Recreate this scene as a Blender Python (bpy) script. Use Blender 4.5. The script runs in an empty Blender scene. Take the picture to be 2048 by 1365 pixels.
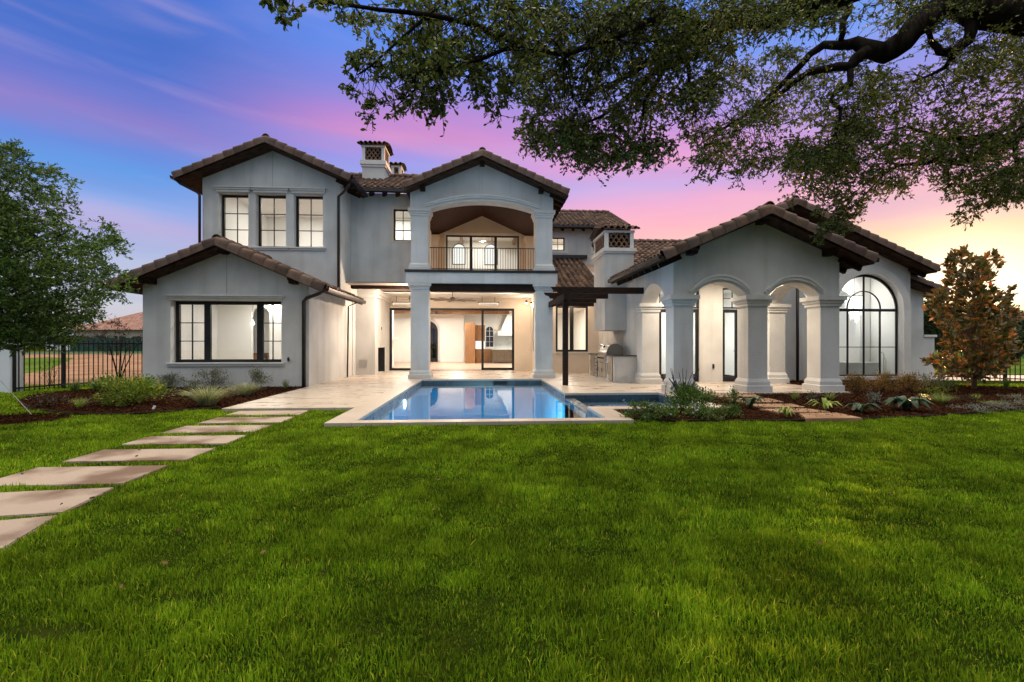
import bpy, bmesh, math, random
import numpy as np
from mathutils import Vector, Matrix
from mathutils.geometry import tessellate_polygon
SC = bpy.context.scene
COL = SC.collection
rad = math.radians
random.seed(7); RNG = np.random.default_rng(7)

# ---------------------------------------------------------------- camera
FPX, HY, CAMZ = 960.0, 686.0, 1.33          # focal length in pixels of the 2048 px photo, horizon row, eye height
YAW = math.atan(62/960.)
SY, CY = math.sin(YAW), math.cos(YAW)
cam = bpy.data.cameras.new('camera'); camo = bpy.data.objects.new('camera', cam); COL.objects.link(camo)
cam.sensor_width = 36; cam.lens = FPX/2048*36; cam.clip_end = 2000; cam.clip_start = .05
cam.shift_y = (HY-682.5)/2048
camo.location = (0, 0, CAMZ); camo.rotation_euler = (rad(90), 0, -YAW)
SC.camera = camo
def PX(px, Y):                                # world x of a feature seen in column px at depth Y
    u = (px-1024)/FPX; return Y*(SY+u*CY)/(CY-u*SY)
def PZ(px, py, Y):                            # world z
    u = (px-1024)/FPX; return CAMZ+(HY-py)/FPX*Y/(CY-u*SY)
def GR(px, py, z=0.0):                        # point of the ground at height z
    u = (px-1024)/FPX; t = (CAMZ-z)/((py-HY)/FPX); Y = t*(CY-u*SY); return (PX(px, Y), Y)
def PT(px, py, Y): return (PX(px, Y), Y, PZ(px, py, Y))

# ---------------------------------------------------------------- colour helper
def lin(c):
    return tuple((x/255/12.92 if x/255 <= .04045 else ((x/255+.055)/1.055)**2.4) for x in c)

# ---------------------------------------------------------------- world: dusk sky
W = bpy.data.worlds.new('World'); SC.world = W; W.use_nodes = True
nt = W.node_tree; nt.nodes.clear()
def N(t, tree=None, **k):
    n = (tree or nt).nodes.new(t)
    for a, b in k.items(): setattr(n, a, b)
    return n
def L(a, b, tree=None): (tree or nt).links.new(a, b)
def MATH(op, a, b=None, tree=None, c=None):
    tree = tree or nt
    n = tree.nodes.new('ShaderNodeMath'); n.operation = op
    for i, v in enumerate((a, b, c)):
        if v is None: continue
        if isinstance(v, (int, float)): n.inputs[i].default_value = v
        else: tree.links.new(v, n.inputs[i])
    return n.outputs[0]
def RAMP(fac, stops, tree=None, interp='LINEAR'):
    tree = tree or nt
    n = tree.nodes.new('ShaderNodeValToRGB'); n.color_ramp.interpolation = interp
    e = n.color_ramp.elements
    while len(e) < len(stops): e.new(.5)
    for el, (p, c) in zip(e, stops): el.position = p; el.color = (*c[:3], 1)
    tree.links.new(fac, n.inputs[0]); return n.outputs[0]
def MIXC(f, a, b, tree=None, mode='MIX'):
    tree = tree or nt
    n = tree.nodes.new('ShaderNodeMix'); n.data_type = 'RGBA'; n.blend_type = mode
    for i, v in ((0, f), (6, a), (7, b)):
        if isinstance(v, (int, float)): n.inputs[i].default_value = v
        elif isinstance(v, tuple): n.inputs[i].default_value = (*v[:3], 1)
        else: tree.links.new(v, n.inputs[i])
    return n.outputs[2]
def SMOOTH(v, a, b, tree=None):
    tree = tree or nt
    n = tree.nodes.new('ShaderNodeMapRange'); n.interpolation_type = 'SMOOTHSTEP'
    tree.links.new(v, n.inputs[0]); n.inputs[1].default_value = a; n.inputs[2].default_value = b; return n.outputs[0]
tc = N('ShaderNodeTexCoord'); sp = N('ShaderNodeSeparateXYZ')
vn = N('ShaderNodeVectorMath', operation='NORMALIZE'); L(tc.outputs['Generated'], vn.inputs[0]); L(vn.outputs[0], sp.inputs[0])
elev = MATH('MULTIPLY', MATH('ARCSINE', sp.outputs[2]), 57.2958)
az = MATH('MULTIPLY', MATH('ARCTAN2', sp.outputs[0], sp.outputs[1]), 57.2958)
cb = N('ShaderNodeCombineXYZ'); L(MATH('MULTIPLY', az, .035), cb.inputs[0])
tilt = MATH('ADD', elev, MATH('MULTIPLY', az, .06)); L(MATH('MULTIPLY', tilt, .22), cb.inputs[1])
no = N('ShaderNodeTexNoise'); no.inputs['Scale'].default_value = 1.0; no.inputs['Detail'].default_value = 5; no.inputs['Roughness'].default_value = .5
no.inputs['Distortion'].default_value = .6
L(cb.outputs[0], no.inputs['Vector'])
warp = MATH('MULTIPLY', MATH('SUBTRACT', no.outputs[0], .5), 3.6)
ew = MATH('ADD', elev, warp)
t = MATH('DIVIDE', ew, 60.0)
def stops(l): return [(d/60., lin(c)) for d, c in l]
r1 = RAMP(t, stops([(0,(196,194,200)),(4,(203,205,216)),(8,(176,188,226)),(10.5,(172,168,222)),(12.5,(136,166,232)),(15.5,(72,146,230)),(17.5,(84,130,222)),(19.6,(132,118,205)),(21.5,(92,108,208)),(24,(52,102,206)),(27,(32,98,202)),(34,(26,102,212)),(60,(30,80,170))]))
r2 = RAMP(t, stops([(0,(205,190,200)),(5,(190,170,205)),(10,(175,170,225)),(15,(165,165,232)),(18.5,(146,158,238)),(20.5,(150,144,232)),(22.5,(208,136,206)),(24.5,(190,130,212)),(27,(125,125,226)),(30.5,(80,130,236)),(35,(35,122,236)),(60,(30,80,170))]))
r3 = RAMP(t, stops([(0,(255,225,180)),(6,(255,215,180)),(10.5,(255,196,186)),(13,(254,176,190)),(15,(246,168,206)),(17.3,(205,172,232)),(20,(236,156,212)),(23.5,(190,142,222)),(28,(116,140,240)),(35,(55,132,242)),(60,(30,80,170))]))
r4 = RAMP(t, stops([(0,(250,200,130)),(2,(252,212,148)),(4.7,(255,234,208)),(7.3,(255,226,196)),(10.3,(255,214,168)),(12.4,(252,192,192)),(16.5,(226,160,212)),(22.4,(150,140,228)),(28,(98,148,242)),(60,(30,80,170))]))
c12 = MIXC(SMOOTH(az, -34, -12), r1, r2)
c23 = MIXC(SMOOTH(az, -8, 16), c12, r3)
c34 = MIXC(SMOOTH(az, 20, 42), c23, r4)
cb2 = N('ShaderNodeCombineXYZ'); L(MATH('MULTIPLY', az, .045), cb2.inputs[0]); L(MATH('MULTIPLY', tilt, .30), cb2.inputs[1]); cb2.inputs[2].default_value = 3.7
n2 = N('ShaderNodeTexNoise'); n2.inputs['Scale'].default_value = 1.0; n2.inputs['Detail'].default_value = 4; n2.inputs['Roughness'].default_value = .45; n2.inputs['Distortion'].default_value = .3; L(cb2.outputs[0], n2.inputs['Vector'])
c34 = MIXC(MATH('MULTIPLY', SMOOTH(n2.outputs[0], .46, .76), .22), c34, lin((240,196,222)))
c34 = MIXC(MATH('MULTIPLY', SMOOTH(n2.outputs[0], .50, .28), .16), c34, lin((120,140,215)))
# the half of the sky behind the viewer: clear deep-blue dusk, brighter overhead
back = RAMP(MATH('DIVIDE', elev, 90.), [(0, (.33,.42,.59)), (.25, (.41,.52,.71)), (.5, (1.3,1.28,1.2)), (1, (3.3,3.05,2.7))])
front = SMOOTH(sp.outputs[1], -.15, .35)
high = SMOOTH(elev, 39, 52)
# unseen warm glow added above the frame, house side, to light lawn and roofs
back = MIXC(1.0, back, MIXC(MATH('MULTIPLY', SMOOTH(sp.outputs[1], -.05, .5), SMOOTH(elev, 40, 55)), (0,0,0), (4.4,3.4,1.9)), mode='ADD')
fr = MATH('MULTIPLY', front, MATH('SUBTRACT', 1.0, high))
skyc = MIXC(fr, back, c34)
# glow of the sun that has just reached the horizon
SUNAZ, SUNEL = 46.5, 3.2
sdv = (math.sin(rad(SUNAZ))*math.cos(rad(SUNEL)), math.cos(rad(SUNAZ))*math.cos(rad(SUNEL)), math.sin(rad(SUNEL)))
dt = N('ShaderNodeVectorMath', operation='DOT_PRODUCT'); L(vn.outputs[0], dt.inputs[0]); dt.inputs[1].default_value = sdv
gw_ = MATH('POWER', MATH('MAXIMUM', dt.outputs['Value'], 0.0), 260.0); gw2 = MATH('POWER', MATH('MAXIMUM', dt.outputs['Value'], 0.0), 30.0)
skyc = MIXC(1.0, skyc, MIXC(gw_, (0,0,0), (1.6,1.15,.55)), mode='ADD'); skyc = MIXC(1.0, skyc, MIXC(gw2, (0,0,0), (.07,.035,.0)), mode='ADD')
hs = N('ShaderNodeHueSaturation'); hs.inputs['Saturation'].default_value = .91; hs.inputs['Value'].default_value = 1.02; L(skyc, hs.inputs['Color'])
bg = N('ShaderNodeBackground'); L(hs.outputs[0], bg.inputs[0]); bg.inputs[1].default_value = 1.0
wo = N('ShaderNodeOutputWorld'); L(bg.outputs[0], wo.inputs[0])

# ---------------------------------------------------------------- sun at the horizon, right behind the magnolia
sl = bpy.data.lights.new('sun', 'SUN'); sl.energy = 5.0; sl.angle = rad(2); sl.color = (1.0, .52, .22)
so = bpy.data.objects.new('sun', sl); COL.objects.link(so)
sd = Vector((math.sin(rad(SUNAZ)), math.cos(rad(SUNAZ)), math.tan(rad(6)))).normalized()
so.rotation_euler = sd.to_track_quat('Z', 'Y').to_euler(); so.location = (60, 60, 12)
vs = SC.view_settings; vs.view_transform = 'Standard'; vs.look = 'None'; vs.gamma = 1; vs.exposure = 0.0
SC.cycles.use_denoising = True
SC.cycles.max_bounces = 8; SC.cycles.diffuse_bounces = 4; SC.cycles.glossy_bounces = 4; SC.cycles.transparent_max_bounces = 12
SC.cycles.transmission_bounces = 6
SC.cycles.sample_clamp_indirect = 4.0
SC.cycles.caustics_reflective = False; SC.cycles.caustics_refractive = False

# ---------------------------------------------------------------- materials
MS = {}
def newmat(name):
    m = bpy.data.materials.new(name); m.use_nodes = True; MS[name] = m
    t = m.node_tree; t.nodes.clear()
    o = t.nodes.new('ShaderNodeOutputMaterial'); return m, t, o
def mat(name, c, rough=.6, metal=0., c2=None, nscale=3., bump=0., bscale=40., spec=.5, ndetail=6, nlo=.35, nhi=.65, tint=0., stretch=None):
    m, t, o = newmat(name)
    p = t.nodes.new('ShaderNodeBsdfPrincipled'); t.links.new(p.outputs[0], o.inputs[0])
    p.inputs['Roughness'].default_value = rough; p.inputs['Metallic'].default_value = metal
    p.inputs['Specular IOR Level'].default_value = spec
    g = t.nodes.new('ShaderNodeNewGeometry'); vec = g.outputs['Position']
    if stretch:
        mp = t.nodes.new('ShaderNodeMapping'); mp.inputs['Scale'].default_value = stretch; t.links.new(vec, mp.inputs[0]); vec = mp.outputs[0]
    col = None
    if c2:
        n = t.nodes.new('ShaderNodeTexNoise'); n.inputs['Scale'].default_value = nscale; n.inputs['Detail'].default_value = ndetail
        t.links.new(vec, n.inputs['Vector'])
        col = RAMP(n.outputs[0], [(nlo, c), (nhi, c2)], t)
    if tint:
        a = t.nodes.new('ShaderNodeAttribute'); a.attribute_name = 'tint'
        src = col if col is not None else tuple(c)
        f = MATH('MULTIPLY_ADD', a.outputs['Fac'], 2*tint, t, 1-tint)
        col = MIXC(1.0, src, f, t, 'MULTIPLY')
    if col is None: p.inputs['Base Color'].default_value = (*c, 1)
    else: t.links.new(col, p.inputs['Base Color'])
    if bump:
        n = t.nodes.new('ShaderNodeTexNoise'); n.inputs['Scale'].default_value = bscale; n.inputs['Detail'].default_value = 5
        t.links.new(vec, n.inputs['Vector'])
        b = t.nodes.new('ShaderNodeBump'); b.inputs['Strength'].default_value = bump; b.inputs['Distance'].default_value = .02
        t.links.new(n.outputs[0], b.inputs['Height']); t.links.new(b.outputs[0], p.inputs['Normal'])
    return m
def leafmat(name, ca, cb, trans=.35, rough=.45, cc=None, pscale=.6, spec=.3, patch=(1.5, .25)):
    """leaf colour varies leaf by leaf (tint attribute) and in soft patches"""
    m, t, o = newmat(name)
    a = t.nodes.new('ShaderNodeAttribute'); a.attribute_name = 'tint'
    st = [(0, ca), (1, cb)] if cc is None else [(0, ca), (.75, cb), (1, cc)]
    col = RAMP(a.outputs['Fac'], st, t)
    g = t.nodes.new('ShaderNodeNewGeometry'); n = t.nodes.new('ShaderNodeTexNoise'); n.inputs['Scale'].default_value = pscale; n.inputs['Detail'].default_value = 3
    t.links.new(g.outputs['Position'], n.inputs['Vector'])
    f = MATH('MAXIMUM', MATH('MULTIPLY_ADD', n.outputs[0], patch[0], t, patch[1]), .15, t); col = MIXC(1., col, f, t, 'MULTIPLY')
    p = t.nodes.new('ShaderNodeBsdfPrincipled'); p.inputs['Roughness'].default_value = rough; p.inputs['Specular IOR Level'].default_value = spec
    t.links.new(col, p.inputs['Base Color'])
    tr = t.nodes.new('ShaderNodeBsdfTranslucent'); t.links.new(col, tr.inputs[0])
    mx = t.nodes.new('ShaderNodeMixShader'); mx.inputs[0].default_value = trans
    t.links.new(p.outputs[0], mx.inputs[1]); t.links.new(tr.outputs[0], mx.inputs[2]); t.links.new(mx.outputs[0], o.inputs[0])
    return m
STUCCO = mat('stucco', (.53,.52,.50), .95, c2=(.66,.65,.63), nscale=.9, bump=.55, bscale=48, spec=.1, ndetail=10)
TRIM = mat('cast_stone', (.64,.62,.59), .85, c2=(.70,.68,.65), nscale=4, bump=.15, bscale=60, spec=.2)
LITSTUCCO = mat('lamplit_stucco', (.62,.53,.43), .92, c2=(.66,.57,.47), nscale=2, bump=.2, bscale=55, spec=.2)  # same stucco as the other walls, with warm lamplight put into its colour
DRY = mat('painted_plaster', (.80,.79,.76), .9, c2=(.82,.81,.78), nscale=1, spec=.15)
BLACK = mat('black_metal', (.010,.010,.011), .5, 0., spec=.25, c2=(.018,.017,.018), nscale=6)
BRONZE = mat('bronze_gutter', (.030,.024,.022), .4, .4, c2=(.045,.036,.032), nscale=5)
WOOD = mat('dark_timber', (.014,.008,.006), .8, spec=.12, c2=(.034,.018,.012), nscale=6, bump=.3, bscale=30, stretch=(1,1,6))
SOFFIT = mat('soffit_boards', (.026,.013,.009), .8, spec=.1, c2=(.07,.04,.025), nscale=5)
OAKWOOD = mat('oak_cabinet', (.22,.105,.04), .5, c2=(.32,.16,.065), nscale=3, stretch=(6,6,.8))
OAKFLOOR = mat('oak_floor', (.42,.30,.22), .35, c2=(.52,.38,.28), nscale=2.5, stretch=(4,.6,1))
STEEL = mat('stainless', (.50,.49,.47), .28, 1.0, c2=(.58,.57,.55), nscale=20, stretch=(1,1,14))
CHROME = mat('chrome', (.8,.8,.8), .12, 1.0)
BRASS = mat('brass', (.55,.38,.16), .3, 1.0)
WHITE = mat('white_enamel', (.82,.82,.81), .3, c2=(.84,.84,.83), nscale=3)
MARBLE = mat('marble', (.62,.64,.64), .25, c2=(.40,.46,.45), nscale=2.2, nlo=.45, nhi=.75, ndetail=10)
GRANITE = mat('counter_stone', (.03,.028,.026), .25, c2=(.08,.07,.065), nscale=40)
DIRT = mat('bare_earth', (.20,.115,.072), 1., spec=0., c2=(.34,.21,.14), nscale=.5, bump=.5, bscale=3)
ROADM = mat('asphalt', (.05,.05,.055), .9, c2=(.07,.07,.075), nscale=2)
SOIL = mat('lawn_soil', (.014,.026,.004), 1., spec=0., c2=(.034,.044,.006), nscale=6, bump=.4, bscale=20)
FIELD = mat('field_grass', (.045,.085,.014), 1., spec=0., c2=(.10,.15,.028), nscale=.25, bump=.8, bscale=2)
GREENMESH = mat('green_screen', (.012,.055,.042), .9, c2=(.02,.075,.058), nscale=1.2)
BARK = mat('bark', (.012,.010,.009), 1., spec=0., c2=(.038,.031,.026), nscale=9, bump=1., bscale=22, stretch=(1,1,.35))
TAN = mat('magnolia_bark', (.16,.085,.045), .9, c2=(.22,.13,.07), nscale=8, bump=.4, bscale=25)
BRICKW = mat('far_wall', (.42,.33,.26), .9, c2=(.5,.4,.32), nscale=1)
WHITEP = mat('white_paint', (.70,.72,.74), .7, c2=(.74,.75,.77), nscale=1)
GRAVEL = mat('pale_gravel', (.42,.36,.33), .95, c2=(.56,.48,.44), nscale=9, bump=.6, bscale=30)
# faint vertical weathering streaks in the render coat
_t = STUCCO.node_tree; _p = [n for n in _t.nodes if n.type == 'BSDF_PRINCIPLED'][0]; _c = _p.inputs['Base Color'].links[0].from_socket
_g = _t.nodes.new('ShaderNodeNewGeometry'); _m = _t.nodes.new('ShaderNodeMapping'); _m.inputs['Scale'].default_value = (3.2, 3.2, .28); _n = _t.nodes.new('ShaderNodeTexNoise'); _n.inputs['Scale'].default_value = 1.0; _n.inputs['Detail'].default_value = 6
_t.links.new(_g.outputs['Position'], _m.inputs[0]); _t.links.new(_m.outputs[0], _n.inputs['Vector'])
_t.links.new(MIXC(1., _c, RAMP(_n.outputs[0], [(.34, (.90,.90,.89)), (.50, (1,1,1))], _t), _t, 'MULTIPLY'), _p.inputs['Base Color'])
# roof tiles
def tilemat():
    m, t, o = newmat('clay_tile')
    a = t.nodes.new('ShaderNodeAttribute'); a.attribute_name = 'tint'
    col = RAMP(a.outputs['Fac'], [(0,(.060,.038,.030)),(.25,(.115,.066,.048)),(.5,(.165,.100,.072)),(.7,(.125,.082,.068)),(.85,(.215,.140,.098)),(1,(.26,.135,.075))], t)
    g = t.nodes.new('ShaderNodeNewGeometry'); n = t.nodes.new('ShaderNodeTexNoise'); n.inputs['Scale'].default_value = 14; n.inputs['Detail'].default_value = 6
    t.links.new(g.outputs['Position'], n.inputs['Vector'])
    f = MATH('MULTIPLY_ADD', n.outputs[0], .9, t, .55); col = MIXC(1., col, f, t, 'MULTIPLY')
    p = t.nodes.new('ShaderNodeBsdfPrincipled'); p.inputs['Roughness'].default_value = .8; p.inputs['Specular IOR Level'].default_value = .3
    t.links.new(col, p.inputs['Base Color'])
    b = t.nodes.new('ShaderNodeBump'); b.inputs['Strength'].default_value = .3; b.inputs['Distance'].default_value = .01
    t.links.new(n.outputs[0], b.inputs['Height']); t.links.new(b.outputs[0], p.inputs['Normal'])
    t.links.new(p.outputs[0], o.inputs[0]); return m
TILE = tilemat()
# travertine pavers with joints
def pavermat(name, ca, cb, cc, w, h, joint, rough, mort=.004):
    m, t, o = newmat(name)
    g = t.nodes.new('ShaderNodeNewGeometry')
    br = t.nodes.new('ShaderNodeTexBrick'); br.inputs['Scale'].default_value = 1
    br.inputs['Brick Width'].default_value = w; br.inputs['Row Height'].default_value = h; br.inputs['Mortar Size'].default_value = mort
    br.inputs['Color1'].default_value = (.25,.25,.25,1); br.inputs['Color2'].default_value = (.75,.75,.75,1); br.inputs['Mortar'].default_value = (0,0,0,1)
    br.inputs['Mortar Smooth'].default_value = .3
    t.links.new(g.outputs['Position'], br.inputs['Vector'])
    n = t.nodes.new('ShaderNodeTexNoise'); n.inputs['Scale'].default_value = 1.1; n.inputs['Detail'].default_value = 10; n.inputs['Roughness'].default_value = .65
    mp = t.nodes.new('ShaderNodeMapping'); mp.inputs['Scale'].default_value = (1, 1.8, 1); t.links.new(g.outputs['Position'], mp.inputs[0]); t.links.new(mp.outputs[0], n.inputs['Vector'])
    f = MATH('ADD', MATH('MULTIPLY', n.outputs[0], .9, t), MATH('MULTIPLY', br.outputs['Color'], .2, t), t)
    col = RAMP(f, [(.22, ca), (.52, cb), (.85, cc)], t)
    col = MIXC(br.outputs['Fac'], col, joint, t)
    p = t.nodes.new('ShaderNodeBsdfPrincipled'); t.links.new(col, p.inputs['Base Color'])
    rr = MATH('MULTIPLY_ADD', n.outputs[0], .35, t, rough); t.links.new(rr, p.inputs['Roughness'])
    b = t.nodes.new('ShaderNodeBump'); b.inputs['Strength'].default_value = .25; b.inputs['Distance'].default_value = .01
    t.links.new(MATH('SUBTRACT', n.outputs[0], br.outputs['Fac'], t), b.inputs['Height']); t.links.new(b.outputs[0], p.inputs['Normal'])
    t.links.new(p.outputs[0], o.inputs[0]); return m
TRAV = pavermat('travertine', (.31,.225,.165), (.50,.41,.33), (.62,.55,.475), 1.2, .6, (.30,.24,.195), .12, .010)
COPE = pavermat('travertine_coping', (.34,.26,.20), (.47,.38,.31), (.56,.48,.41), .61, 10, (.26,.2,.17), .22)
STONE = mat('sandstone_slab', (.17,.11,.078), .8, c2=(.38,.30,.245), nscale=1.5, bump=.4, bscale=26, ndetail=12, nlo=.40, nhi=.58, spec=.2)
WARMSTONE = mat('buff_slab', (.27,.15,.085), .8, spec=.2, c2=(.42,.26,.16), nscale=1.7, bump=.2, bscale=30, ndetail=9)
# mulch
MULCH = mat('bark_mulch', (.012,.006,.004), 1., spec=0., c2=(.080,.032,.017), nscale=26, bump=1., bscale=60, ndetail=8, nlo=.35, nhi=.7)
CHIP = mat('bark_chip', (.055,.024,.013), 1., spec=0., tint=.8)
# glass: thin pane, reflects at grazing angles and lets light through
def glassmat(name, tintc=(.96,.98,.97), base=.04, rough=0.):
    m, t, o = newmat(name)
    lw = t.nodes.new('ShaderNodeLayerWeight'); lw.inputs[0].default_value = .5
    fo = MATH('MULTIPLY_ADD', MATH('POWER', lw.outputs['Facing'], 5.0, t), .94, t, base)
    tr = t.nodes.new('ShaderNodeBsdfTransparent'); tr.inputs[0].default_value = (*tintc, 1)
    gl = t.nodes.new('ShaderNodeBsdfGlossy'); gl.inputs['Roughness'].default_value = rough
    mx = t.nodes.new('ShaderNodeMixShader'); t.links.new(fo, mx.inputs[0])
    t.links.new(tr.outputs[0], mx.inputs[1]); t.links.new(gl.outputs[0], mx.inputs[2]); t.links.new(mx.outputs[0], o.inputs[0]); return m
GLASS = glassmat('window_glass'); DARKGLASS = glassmat('dark_glass', (.22,.24,.27))
def watermat():
    m, t, o = newmat('pool_water')
    fr = t.nodes.new('ShaderNodeFresnel'); fr.inputs[0].default_value = 1.33
    tr = t.nodes.new('ShaderNodeBsdfTransparent'); tr.inputs[0].default_value = (.45,.86,1,1)
    gl = t.nodes.new('ShaderNodeBsdfGlossy'); gl.inputs['Roughness'].default_value = .02; gl.inputs[0].default_value = (.92,.96,1,1)
    g = t.nodes.new('ShaderNodeNewGeometry'); n = t.nodes.new('ShaderNodeTexNoise'); n.inputs['Scale'].default_value = 1.2; n.inputs['Detail'].default_value = 2
    t.links.new(g.outputs['Position'], n.inputs['Vector'])
    b = t.nodes.new('ShaderNodeBump'); b.inputs['Strength'].default_value = .02; b.inputs['Distance'].default_value = .05
    t.links.new(n.outputs[0], b.inputs['Height']); t.links.new(b.outputs[0], gl.inputs['Normal'])
    mx = t.nodes.new('ShaderNodeMixShader'); t.links.new(fr.outputs[0], mx.inputs[0])
    t.links.new(tr.outputs[0], mx.inputs[1]); t.links.new(gl.outputs[0], mx.inputs[2]); t.links.new(mx.outputs[0], o.inputs[0]); return m
WATER = watermat()
PLASTER = mat('pool_plaster', (.04,.44,.72), .8, c2=(.07,.50,.78), nscale=3)
POOLTILE = pavermat('waterline_tile', (.06,.08,.11), (.10,.12,.15), (.15,.18,.22), .05, .05, (.05,.055,.06), .1, .003)
def emis(name, c, s):
    m, t, o = newmat(name); e = t.nodes.new('ShaderNodeEmission'); e.inputs[0].default_value = (*c, 1); e.inputs[1].default_value = s
    t.links.new(e.outputs[0], o.inputs[0]); return m
LAMPW = emis('lamp_warm', (1,.72,.42), 22); LAMPN = emis('lamp_white', (1,.93,.84), 14); CRYSTAL = emis('lit_crystal', (1,.97,.93), 2.6)
EDGEM = mat('edging_steel', (.02,.017,.015), .9, spec=.1, c2=(.03,.026,.022), nscale=6)
CEILW = mat('balcony_boards', (.030,.011,.007), .7, c2=(.05,.02,.012), nscale=5, spec=.2)
# foliage
OAKL = leafmat('live_oak_leaf', (.042,.070,.016), (.125,.165,.034), .42, .4, (.22,.23,.055))
LTREE = leafmat('young_oak_leaf', (.035,.075,.018), (.11,.20,.035), .40, .45, (.22,.31,.055))
MAGL = leafmat('magnolia_leaf', (.05,.080,.022), (.22,.14,.04), .42, .28, (.62,.23,.05), spec=.6)
FARL = leafmat('far_leaf', (.018,.032,.012), (.05,.075,.022), .2, .6, pscale=.15)
REDL = leafmat('myrtle_leaf', (.03,.034,.018), (.08,.038,.025), .3, .5, (.11,.08,.03))
GRNL = leafmat('shrub_leaf', (.04,.09,.022), (.11,.20,.04), .35, .45, (.24,.28,.05))
YELL = leafmat('lantana_leaf', (.07,.15,.02), (.20,.28,.03), .35, .45, (.50,.40,.04))
ORNL = leafmat('orange_tip_leaf', (.10,.085,.03), (.34,.20,.055), .35, .45, (.60,.32,.08))
SILL = leafmat('silver_leaf', (.16,.19,.15), (.30,.33,.28), .2, .6, (.4,.42,.37))
GRYL = leafmat('gray_leaf', (.12,.14,.08), (.24,.25,.16), .25, .6, (.36,.30,.22))
BIGL = leafmat('broad_leaf', (.02,.045,.026), (.05,.085,.045), .15, .35, (.14,.19,.07), spec=.12)
LIML = leafmat('lime_leaf', (.12,.20,.03), (.30,.38,.07), .3, .4, (.50,.50,.15))
STRW = leafmat('blade_leaf', (.14,.18,.06), (.36,.38,.18), .3, .5, (.60,.54,.32))
SPIK = mat('flower_spike', (.035,.025,.05), .8, c2=(.07,.05,.10), nscale=30)
FLOW = mat('pale_flower', (.5,.55,.75), .6)
GRASSM = leafmat('grass_blade', (.026,.082,.005), (.345,.52,.018), .30, .6, (.68,.66,.06), pscale=1.3, spec=.10, patch=(1.9, .08))
# ---------------------------------------------------------------- mesh helpers
ROOT = {}                                       # object -> world location of its thing
class MB:
    def __init__(s): s.v = []; s.f = []
    def add(s, vs, fs):
        b = len(s.v); s.v += [tuple(p) for p in vs]; s.f += [tuple(i+b for i in f) for f in fs]; return s
    def box(s, x0, x1, y0, y1, z0, z1, rz=0., c=None):
        vs = [(x, y, z) for z in (z0, z1) for y in (y0, y1) for x in (x0, x1)]
        if rz:
            cx, cy = c or ((x0+x1)/2, (y0+y1)/2); co, si = math.cos(rz), math.sin(rz)
            vs = [(cx+(x-cx)*co-(y-cy)*si, cy+(x-cx)*si+(y-cy)*co, z) for x, y, z in vs]
        return s.add(vs, [(0,2,3,1), (4,5,7,6), (0,1,5,4), (2,6,7,3), (0,4,6,2), (1,3,7,5)])
    def bar(s, a, b, w, h=None, up=(0,0,1)):     # box section from a to b
        a = Vector(a); b = Vector(b); d = (b-a).normalized(); u = Vector(up)
        if abs(d.dot(u)) > .98: u = Vector((0,1,0))
        r = d.cross(u).normalized(); u = r.cross(d).normalized(); h = h or w
        vs = [p+r*i*w/2+u*j*h/2 for p in (a, b) for i, j in ((-1,-1),(1,-1),(1,1),(-1,1))]
        return s.add(vs, [(3,2,1,0), (4,5,6,7), (0,1,5,4), (1,2,6,5), (2,3,7,6), (3,0,4,7)])
    def tube(s, pts, rs, seg=8, cap=True):
        pts = [Vector(p) for p in pts]
        if isinstance(rs, (int, float)): rs = [rs]*len(pts)
        b = len(s.v); u = None
        for i, p in enumerate(pts):
            d = (pts[min(i+1, len(pts)-1)]-pts[max(i-1, 0)]).normalized()
            if u is None:
                u = d.orthogonal().normalized()
            else:
                u = (u-d*u.dot(d)); u = u.normalized() if u.length > 1e-6 else d.orthogonal().normalized()
            w = d.cross(u)
            for k in range(seg):
                a = 2*math.pi*k/seg; s.v.append(tuple(p+(u*math.cos(a)+w*math.sin(a))*rs[i]))
        for i in range(len(pts)-1):
            for k in range(seg):
                k2 = (k+1) % seg
                s.f.append((b+i*seg+k, b+i*seg+k2, b+(i+1)*seg+k2, b+(i+1)*seg+k))
        if cap:
            s.f.append(tuple(b+k for k in range(seg))[::-1]); s.f.append(tuple(b+(len(pts)-1)*seg+k for k in range(seg)))
        return s
    def slab(s, outline, holes, fn, d0, d1):
        rings = [outline]+list(holes); flat = [p for r in rings for p in r]
        tris = tessellate_polygon([[Vector((p[0], p[1], 0)) for p in r] for r in rings])
        n = len(flat)
        vs = [fn(p[0], p[1], d0) for p in flat]+[fn(p[0], p[1], d1) for p in flat]
        fs = []
        for t3 in tris: fs.append(tuple(t3)); fs.append(tuple(i+n for i in t3[::-1]))
        o = 0
        for r in rings:
            m = len(r)
            for i in range(m): j = (i+1) % m; fs.append((o+i, o+j, o+n+j, o+n+i))
            o += m
        return s.add(vs, fs)
    def lathe(s, prof, c=(0,0,0), seg=20, square=False):
        seg = 4 if square else seg; b = len(s.v); off = math.pi/4 if square else 0; k_ = math.sqrt(2) if square else 1
        for r, z in prof:
            for k in range(seg):
                a = 2*math.pi*k/seg+off; s.v.append((c[0]+r*k_*math.cos(a), c[1]+r*k_*math.sin(a), c[2]+z))
        for i in range(len(prof)-1):
            for k in range(seg):
                k2 = (k+1) % seg; s.f.append((b+i*seg+k, b+i*seg+k2, b+(i+1)*seg+k2, b+(i+1)*seg+k))
        s.f.append(tuple(b+k for k in range(seg))[::-1]); s.f.append(tuple(b+(len(prof)-1)*seg+k for k in range(seg)))
        return s
def YW(Y): return lambda u, w, d: (u, Y+d, w)      # a wall facing the viewer
def XW(X): return lambda u, w, d: (X+d, u, w)      # a wall running away from the viewer
def ZW(z): return lambda u, w, d: (u, w, z+d)      # a floor
def arc(cx, cz, r, a0, a1, n=16, ry=None):
    ry = ry or r
    return [(cx+r*math.cos(rad(a0+(a1-a0)*i/n)), cz+ry*math.sin(rad(a0+(a1-a0)*i/n))) for i in range(n+1)]
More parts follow.
